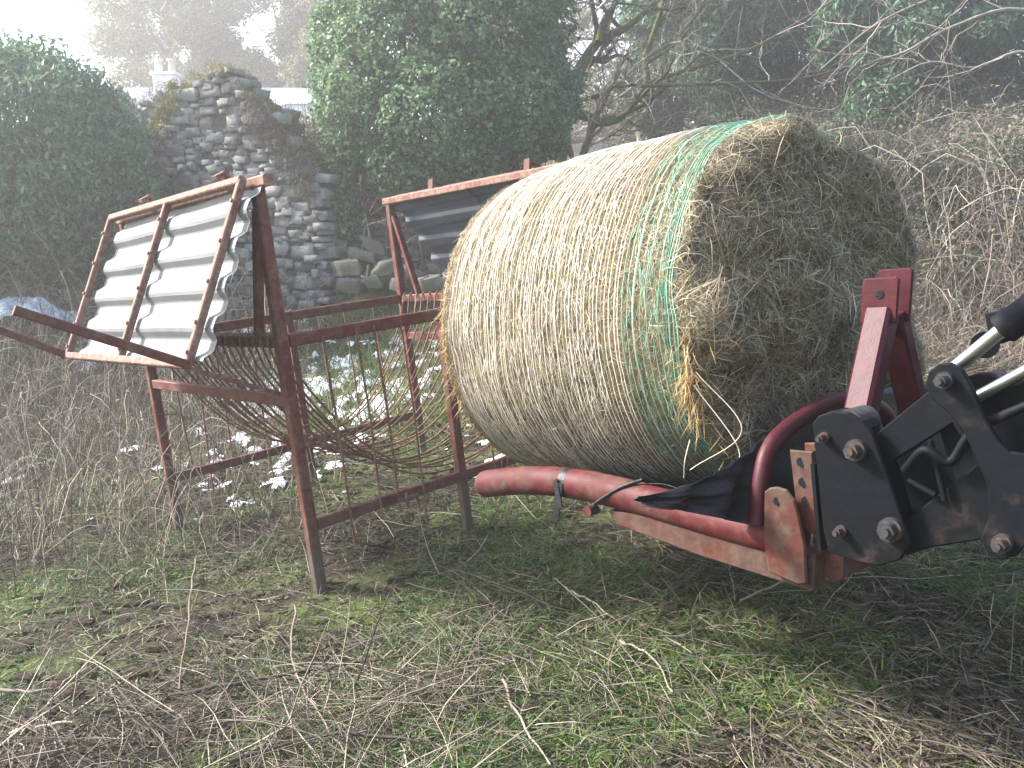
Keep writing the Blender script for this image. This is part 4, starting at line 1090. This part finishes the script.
for (px, py, Y_, r_, lab) in ((318, 150, 13.8, .62, 'brown leafless shrub rising behind the right slope of the gable'), (120, 140, 14.4, .55, 'brown shrub on top of the farther ruined wall')):
    o0 = at(px, 300, Y_); o0[2] = .4; t = empty('bare_shrub', o0, lab, 'shrub')
    crown(t, o0, [B(px, py, Y_, r_), B(px - 12, py + 35, Y_, r_), B(px + 12, py + 70, Y_, r_ * .9)], 9000, .06, 'winter', px, lump=.4, ns=2.2, gap=.3, shell=.3)
    q = rng.normal(size=(160, 3)) * [.3, .3, .1]; Pb = o0 + q * .5; Pt = np.array([B(px, py - 10, Y_, 1)[0]]) + rng.normal(size=(160, 3)) * r_ * .6
    tq = np.linspace(0, 1, 6)[None, :, None]; PP = Pb[:, None] * (1 - tq) + Pt[:, None] * tq; PP = PP + np.cumsum(rng.normal(size=PP.shape), 1) * .03
    V, F, s_ = tubes(PP, np.full((160, 6), .006), 3); raw('stems', V - o0, F, M['bramble'], t, rnd=np.repeat(rng.random(160), s_))

# big left bush
o0 = at(30, 340, 10.6); o0[2] = .3
t = empty('laurel_bush', o0, 'big rounded dark green laurel bush at the left edge beside the gable', 'bush')
bl = [B(15, 160, 10.6, 1.35), B(-80, 170, 10.8, 1.6), B(80, 190, 10.4, .95), B(50, 215, 10.2, .95), B(-30, 215, 10.2, 1.2), B(68, 135, 10.8, .85), B(112, 215, 10.5, .45), B(5, 118, 11.0, .95), B(-150, 190, 11, 1.8), B(98, 245, 10.4, .5)]
crown(t, o0, bl, 120000, .085, 'laurel', 13, asp=.42, droop=1.0, shell=.13, lump=.34, ns=2.2, gap=.26)
mb = MB()
for i in range(14):
    a_ = at(-60 + 190 * rng.random(), 330, 10.5 + rng.random() * .5); a_[2] = .2; b_ = at(-40 + 170 * rng.random(), 170, 10.7)
    P = spline([a_, (a_ + b_) / 2 + rng.normal(size=3) * .2, b_], 6); mb.tube(P, np.linspace(.045, .02, len(P)), 7)
mb.build('trunk', M['bark'], t, origin=o0)

# bare mossy tree between the ivy and the hillside
o0 = at(566, 300, 13.6); o0[2] = .6
t = empty('bare_tree', o0, 'bare crooked tree with mossy limbs reaching out right of the ivy', 'tree')
def L_(pts, Y_=13.2): return spline([at(a_, b_, Y_ + (i * .12)) for i, (a_, b_) in enumerate(pts)], 5)
first = [(L_([(560, 330), (558, 220), (562, 130), (566, 90)]), .17), (L_([(564, 100), (578, 72), (598, 42), (626, 27), (657, 0), (690, -40)]), .10), (L_([(564, 112), (581, 114), (605, 122), (626, 112), (646, 84), (646, 57), (664, 0), (668, -50)]), .085),
         (L_([(562, 90), (556, 40), (548, -20), (552, -80)]), .12), (L_([(578, 72), (590, 58), (603, 62), (618, 55), (634, 62)]), .051), (L_([(598, 42), (604, 20), (622, -10), (630, -60)]), .051),
         (L_([(646, 84), (675, 74), (746, 51), (790, 27), (850, -10)], 13), .034), (L_([(640, 86), (700, 84), (760, 82), (805, 78), (850, 66)], 12.8), .028), (L_([(646, 57), (675, 40), (700, 8), (720, -30)], 13), .03)]
branch_tree(t, o0, None, None, 0, 0, 3, 5, 'mossbark', spread=.75, kids=(7, 8, 6), first=first, decay=.5, rmin=.005, tip_mat='bramble')

# long pale branches reaching in from the right
o0 = at(1120, 200, 12.0)
t = empty('bare_tree', o0, 'leafless tree at the right edge whose pale branches reach in over the brambles', 'tree')
first = [(L_([(1130, 330), (1125, 180), (1110, 60), (1120, -60)], 12.0), .14), (L_([(1115, 60), (1024, 10), (950, 28), (905, 52), (870, 62)], 11.6), .033), (L_([(1118, 90), (1030, 52), (975, 68), (930, 62), (890, 80)], 11.5), .028), (L_([(1112, 20), (1040, -20), (960, -10), (880, 22), (820, 70)], 11.8), .03)]
branch_tree(t, o0, None, None, 0, 0, 3, 15, 'palebark', spread=.55, kids=(6, 7, 5), first=first, decay=.45, rmin=.004, tip_mat='bramble', up=.0)

# far winter trees behind the house
for (px, Y_, hgt_, sd, lab, lf) in ((215, 40, 12.5, 21, 'large bare brown tree rising behind the cottage chimney', 30000), (290, 38, 12.0, 22, 'bare brown tree behind the cottage, left of the ivy tree', 24000), (165, 46, 9.0, 25, 'smaller hazy tree just right of the open sky', 20000), (560, 30, 13.0, 23, 'tall grey bare tree rising behind the ivy', 6000), (640, 27, 12, 24, 'slender grey bare tree behind the mossy limbs', 3000), (100, 48, 6.2, 26, 'low hazy green tree left of the chimney', 14000)):
    o0 = at(px, 240, Y_); o0[2] = 1.0
    t = empty('winter_tree', o0, lab, 'tree', 'trees beyond the ruin')
    T = branch_tree(t, o0, o0, (0, 0, 1), hgt_ * .62, .28, 4, sd, 'farbark', spread=.8, kids=(9, 6, 5, 4), up=.05, decay=.6, rmin=.016, tip_mat='bramble')
    tips = np.array([P[-1] for l, P, R in T if l == 3]); rq = np.random.default_rng(sd); k = rq.choice(len(tips), 130)
    bl = [(tips[q_], (.55 + .75 * rq.random()) * (.8 if lf > 10000 else .5)) for q_ in k]
    crown(t, o0, bl, int(lf * 3.2), .15, 'winter' if px != 100 else 'laurel', sd, asp=.5, droop=.3, name='foliage', shell=.35, lump=.5, ns=2.5, gap=.30)
# dark evergreens on the right hillside
for i, (px, py, Y_, r, lab) in enumerate(((735, 40, 19, 2.2, 'dark evergreen tree above the bale, left of the others'), (830, 20, 20, 2.4, 'dark evergreen tree on the hillside above the bale end'), (930, 35, 18, 2.3, 'dense dark evergreen in the upper right'),
        (1030, 20, 19, 2.6, 'evergreen filling the upper right corner'), (675, 60, 23, 1.7, 'small distant evergreen beside the bare mossy branches'), (880, 75, 17, 1.3, 'low evergreen bush at the top of the bramble bank'))):
    o0 = at(px, 180, Y_); o0[2] = float(gz(o0[0], o0[1])) - .2
    t = empty('evergreen_tree', o0, lab, 'tree', 'evergreens on the hillside')
    c = at(px, py, Y_); rr = np.random.default_rng(60 + i)
    bl = [(c, (r * .7, r * .6, r * .8))] + [(c + rr.normal(size=3) * [r * .55, r * .35, r * .6] + [0, -.2 * r, 0], r * (.28 + .25 * rr.random())) for _ in range(9)] + [(c + np.array([rr.normal() * r * .4, .3, r * (.8 + .5 * j)]), r * .5) for j in range(2)]
    crown(t, o0, bl, 26000, .15, 'evergreen', 70 + i, asp=.42, droop=.9, shell=.2, lump=.35, ns=1.7, gap=.36)
    P = spline([o0, (o0 + c) / 2 + rr.normal(size=3) * .1, c + [0, 0, r * .6]], 6)
    MB().tube(P, np.linspace(.16, .05, len(P)), 8).build('trunk', M['bark'], t, origin=o0)
# a distant wooded skyline behind everything
hxs = np.linspace(-45, 60, 130); G = []
n = 60000; x = -48 + 112 * rng.random(n); top_ = 3.2 + 4.2 * fbm(x * .12 + 30, 0, 0, 4, 3) + 6.0 * sm(-8, 12, x)
y = 52 + 5 * rng.random(n); z = .5 + top_ * rng.random(n) ** .8
P = np.stack([x, y, z], 1); V, F, s = leaves(P, rng.normal(size=(n, 3)), .55 * (.6 + .8 * rng.random(n)), .6, .2)
tag(raw('distant_woods', V, F, M['winter'], rnd=np.repeat(rng.random(n) * .6, s)), 'hazy far woodland closing the view behind the trees', 'woodland', kind='stuff')

# ------------------------------------------------------------------ brambles
def arching(n, x0, x1, y0, y1, Lr, r, hgt, k=8, dens=None, lo=0, hi=1, zb=0.0):
    x = x0 + (x1 - x0) * rng.random(n); y = y0 + (y1 - y0) * rng.random(n)
    if dens is not None:
        q = rng.random(n) < dens(x, y); x, y = x[q], y[q]; n = len(x)
    L = Lr[0] + (Lr[1] - Lr[0]) * rng.random(n); az = rng.random(n) * 2 * np.pi
    h = np.stack([np.cos(az), np.sin(az), np.zeros(n)], 1); t = np.linspace(0, 1, k)
    H = hgt * L * (.5 + .8 * rng.random(n)); lean = .15 + .75 * rng.random(n)
    P = np.stack([x, y, gz(x, y) + zb], 1)[:, None] + h[:, None] * (L * lean)[:, None, None] * (t ** 1.3)[None, :, None]
    sag = rng.random(n) * 1.0
    P = P + Z * (H[:, None] * (np.sin(np.pi * t * .5)[None] - sag[:, None] * .9 * t[None] ** 3))[..., None]
    P = P + np.cumsum(rng.normal(size=P.shape), 1) * (L * .022)[:, None, None]
    R = (r[0] + (r[1] - r[0]) * rng.random(n) ** 2)[:, None] * (1 - .6 * t)[None]
    V, F, s = tubes(P, R, 3)
    return (V, F, np.repeat(lo + (hi - lo) * rng.random(n), s)), P
dR = lambda x, y: sm(.2, 1.0, x - .0) * sm(7.8, 9.2, y + .35 * x)
G, Ps = [], []
for args in ((900, .6, 8.5, 8.8, 14.5, (1.3, 2.6), (.005, .011), .62, 8, dR), (9500, .1, 9.5, 8.2, 22.0, (.4, 1.5), (.003, .010), .75, 8, dR), (1500, 1.5, 8, 7.2, 9.6, (.25, .8), (.002, .005), .8, 8, lambda x, y: sm(2.6, 3.4, x))):
    g, P = arching(*args[:8], k=args[8], dens=args[9]); G.append(g); Ps.append(P)
V, F, R = join(G)
tag(raw('bramble_thicket', V, F, M['bramble'], rnd=R), 'tangled grey-brown bramble stems covering the right bank', 'brambles', kind='stuff')
P = np.vstack(Ps); P = P[:, 3:].reshape(-1, 3); k = rng.choice(len(P), 110000); P = P[k] + rng.normal(size=(110000, 3)) * .09
P = P[(P[:, 1] + .2 * P[:, 0] > 10.6 + rng.normal(size=len(P)) * .8)]
rb = np.random.default_rng(5); bb = []
for _ in range(46):
    x = 1.0 + 7.5 * rb.random(); y = 10.0 + 5.5 * rb.random() - .22 * x; r_ = .35 + .45 * rb.random()
    bb.append((np.array([x, y, float(gz(x, y)) + r_ * .45]), np.array([r_ * 1.2, r_, r_ * .85])))
Pb_, _ = crown_pts(bb, 60000, 88, shell=.25, lump=.45, ns=2.2, gap=.38)
P = np.vstack([P, Pb_])
V, F, s = leaves(P, rng.normal(size=(len(P), 3)) + [0, 0, .8], .055 * (.6 + .8 * rng.random(len(P))), .6, .3)
tag(raw('bramble_leaves', V, F, M['bramleaf'], rnd=np.repeat(rng.random(len(P)), s)), 'dull green bramble leaves over the top of the bank', 'brambles', kind='stuff')
# dry grass at the bank foot, right of the bale
n = 9000; x = 2.6 + 2.4 * rng.random(n); y = 6.6 + 2.6 * rng.random(n)
d = unit(np.stack([rng.normal(size=n), rng.normal(size=n), .6 + 1.2 * rng.random(n)], 1)); L = .12 + .4 * rng.random(n)
V, F, s = blades(np.stack([x, y, gz(x, y)], 1), d, unit(np.cross(d, rng.normal(size=(n, 3)))), L, np.full(n, .006), np.zeros(3), 3)
V = V.reshape(n, 4, 2, 3); V = V + (d * [1, 1, 0] * .15 + [0, 0, -.10])[:, None, None] * (np.linspace(0, 1, 4) ** 2)[None, :, None, None]
tag(raw('dry_grass', V.reshape(-1, 3), F, M['litter'], rnd=np.repeat(.45 + .55 * rng.random(n), s)), 'long bleached grass at the foot of the bramble bank', 'dry grass', kind='stuff')
# left scrub
dl = lambda x, y: sm(-.9, -2.1, x + (y - 5.5) * .28) * sm(3.6, 4.8, y)
G = []
for args in ((4800, -7, -.9, 3.8, 9.6, (.25, 1.0), (.0018, .005), .8, 8, dl, .35), (1300, -6.5, -2.2, 6.5, 10.4, (.5, 1.5), (.003, .006), .8, 8, None, .0)):
    g, P = arching(*args[:8], k=args[8], dens=args[9], lo=args[10]); G.append(g)
V, F, R = join(G)
tag(raw('weed_scrub', V, F, M['stem'], rnd=R), 'dense grey dead weed stems at the left of the feeder', 'scrub', kind='stuff')
# green weeds behind the feeder up to the ruin
n = 42000; x = -5.5 + 7.5 * rng.random(n); y = 6.5 + 5.2 * rng.random(n) ** .8
kq = fbm(x * .8, y * .8, 0, 3, 41) + .1 * rng.normal(size=n) > .44; x, y = x[kq], y[kq]; n = len(x)
d = unit(np.stack([rng.normal(size=n), rng.normal(size=n), .5 + 1.2 * rng.random(n)], 1)); L = .08 + .28 * rng.random(n) ** 2
V, F, s = blades(np.stack([x, y, gz(x, y)], 1), d, unit(np.cross(d, rng.normal(size=(n, 3)))), L, np.full(n, .010), np.zeros(3), 2)
tag(raw('rough_weeds', V, F, M['grass'], rnd=np.repeat(.1 + .8 * rng.random(n), s)), 'rough weeds and grass between the feeder and the ruin', 'weeds', kind='stuff')

# pale plastic in the scrub
c = at(30, 308, 9.2); nu = 26
V = []
for i in range(nu):
    for j in range(nu):
        a_, b_ = i / (nu - 1) * 2 - 1, j / (nu - 1) * 2 - 1
        hgt_ = max(0, 1 - a_ * a_ * 1.0 - b_ * b_ * .9) ** .6 * .15
        V.append((a_ * .46 + .05 * math.sin(b_ * 5), b_ * .35, hgt_ - .1 + .26 * (float(fbm(a_ * 3.5 + 9, b_ * 3.5, 0, 4, 3)) - .5) - .08 * a_))
V = np.array(V); F = [[i * nu + j, i * nu + j + 1, (i + 1) * nu + j + 1, (i + 1) * nu + j] for i in range(nu - 1) for j in range(nu - 1)]
o = raw('plastic_wrap', V, np.array(F), M['wrap'], smooth=True); o.location = [float(t_) for t_ in c]
so = o.modifiers.new('s', 'SOLIDIFY'); so.thickness = .004
tag(o, 'crumpled pale blue silage plastic lying in the scrub at the left edge', 'plastic wrap')

# ------------------------------------------------------------------ haze
mh = bpy.data.materials.new('haze'); mh.use_nodes = True; nt = mh.node_tree
nt.nodes.remove(nt.nodes['Principled BSDF'])
pv = nt.nodes.new('ShaderNodeVolumePrincipled'); pv.inputs['Color'].default_value = (1, .99, .97, 1)  # added air volume, imitates the pale veil of lens flare
pv.inputs['Density'].default_value = .0062; pv.inputs['Anisotropy'].default_value = .45
nt.links.new(pv.outputs[0], nt.nodes['Material Output'].inputs['Volume'])
zb = -3.0
HV = [(x, y, z) for z in (zb, 24) for (x, y) in ((-320, -80), (320, -80), (320, 520), (-320, 520))]
me = bpy.data.meshes.new('haze'); me.from_pydata(HV, [], [[3, 2, 1, 0], [4, 5, 6, 7], [0, 1, 5, 4], [1, 2, 6, 5], [2, 3, 7, 6], [3, 0, 4, 7]]); me.materials.append(mh)
tag(link(bpy.data.objects.new('haze', me)), 'thin haze volume added to imitate the veil of lens flare', 'haze', kind='stuff')

# ------------------------------------------------------------------ light and camera
AZ, EL = math.radians(-76), math.radians(35)     # azimuth from +Y (towards the left), elevation
sd = np.array([math.sin(AZ) * math.cos(EL), math.cos(AZ) * math.cos(EL), math.sin(EL)])
sl = bpy.data.lights.new('sun', 'SUN'); sl.energy = 5.0; sl.angle = math.radians(9.0); sl.color = (1, .965, .92)
so_ = link(bpy.data.objects.new('sun', sl)); so_.rotation_euler = Vector((-sd[0], -sd[1], -sd[2])).to_track_quat('-Z', 'Y').to_euler(); so_.location = (0, 0, 20)
w = bpy.data.worlds.new('World'); scene.world = w; w.use_nodes = True; nt = w.node_tree
sk = nt.nodes.new('ShaderNodeTexSky'); sk.sky_type = 'NISHITA'; sk.sun_disc = False
sk.sun_elevation = EL; sk.sun_rotation = AZ; sk.air_density = 1.0; sk.dust_density = 2.5; sk.ozone_density = 1.0
nt.links.new(sk.outputs[0], nt.nodes['Background'].inputs[0]); nt.nodes['Background'].inputs[1].default_value = .15
cam = bpy.data.cameras.new('camera'); cam.sensor_width = 36; cam.lens = FOC / 1024 * 36; cam.clip_end = 2000; cam.clip_start = .05
co_ = link(bpy.data.objects.new('camera', cam)); co_.location = CAM.tolist(); co_.rotation_euler = (math.pi / 2 - PITCH, 0, 0)
scene.camera = co_
vs = scene.view_settings; vs.view_transform = 'Standard'; vs.look = 'None'; vs.gamma = 1; vs.exposure = 1.88; vs.use_curve_mapping = False
scene.render.engine = 'CYCLES'
cy = scene.cycles; cy.use_denoising = True; cy.max_bounces = 6; cy.volume_bounces = 0; cy.transparent_max_bounces = 4; cy.caustics_reflective = False; cy.caustics_refractive = False
cy.volume_max_steps = 64
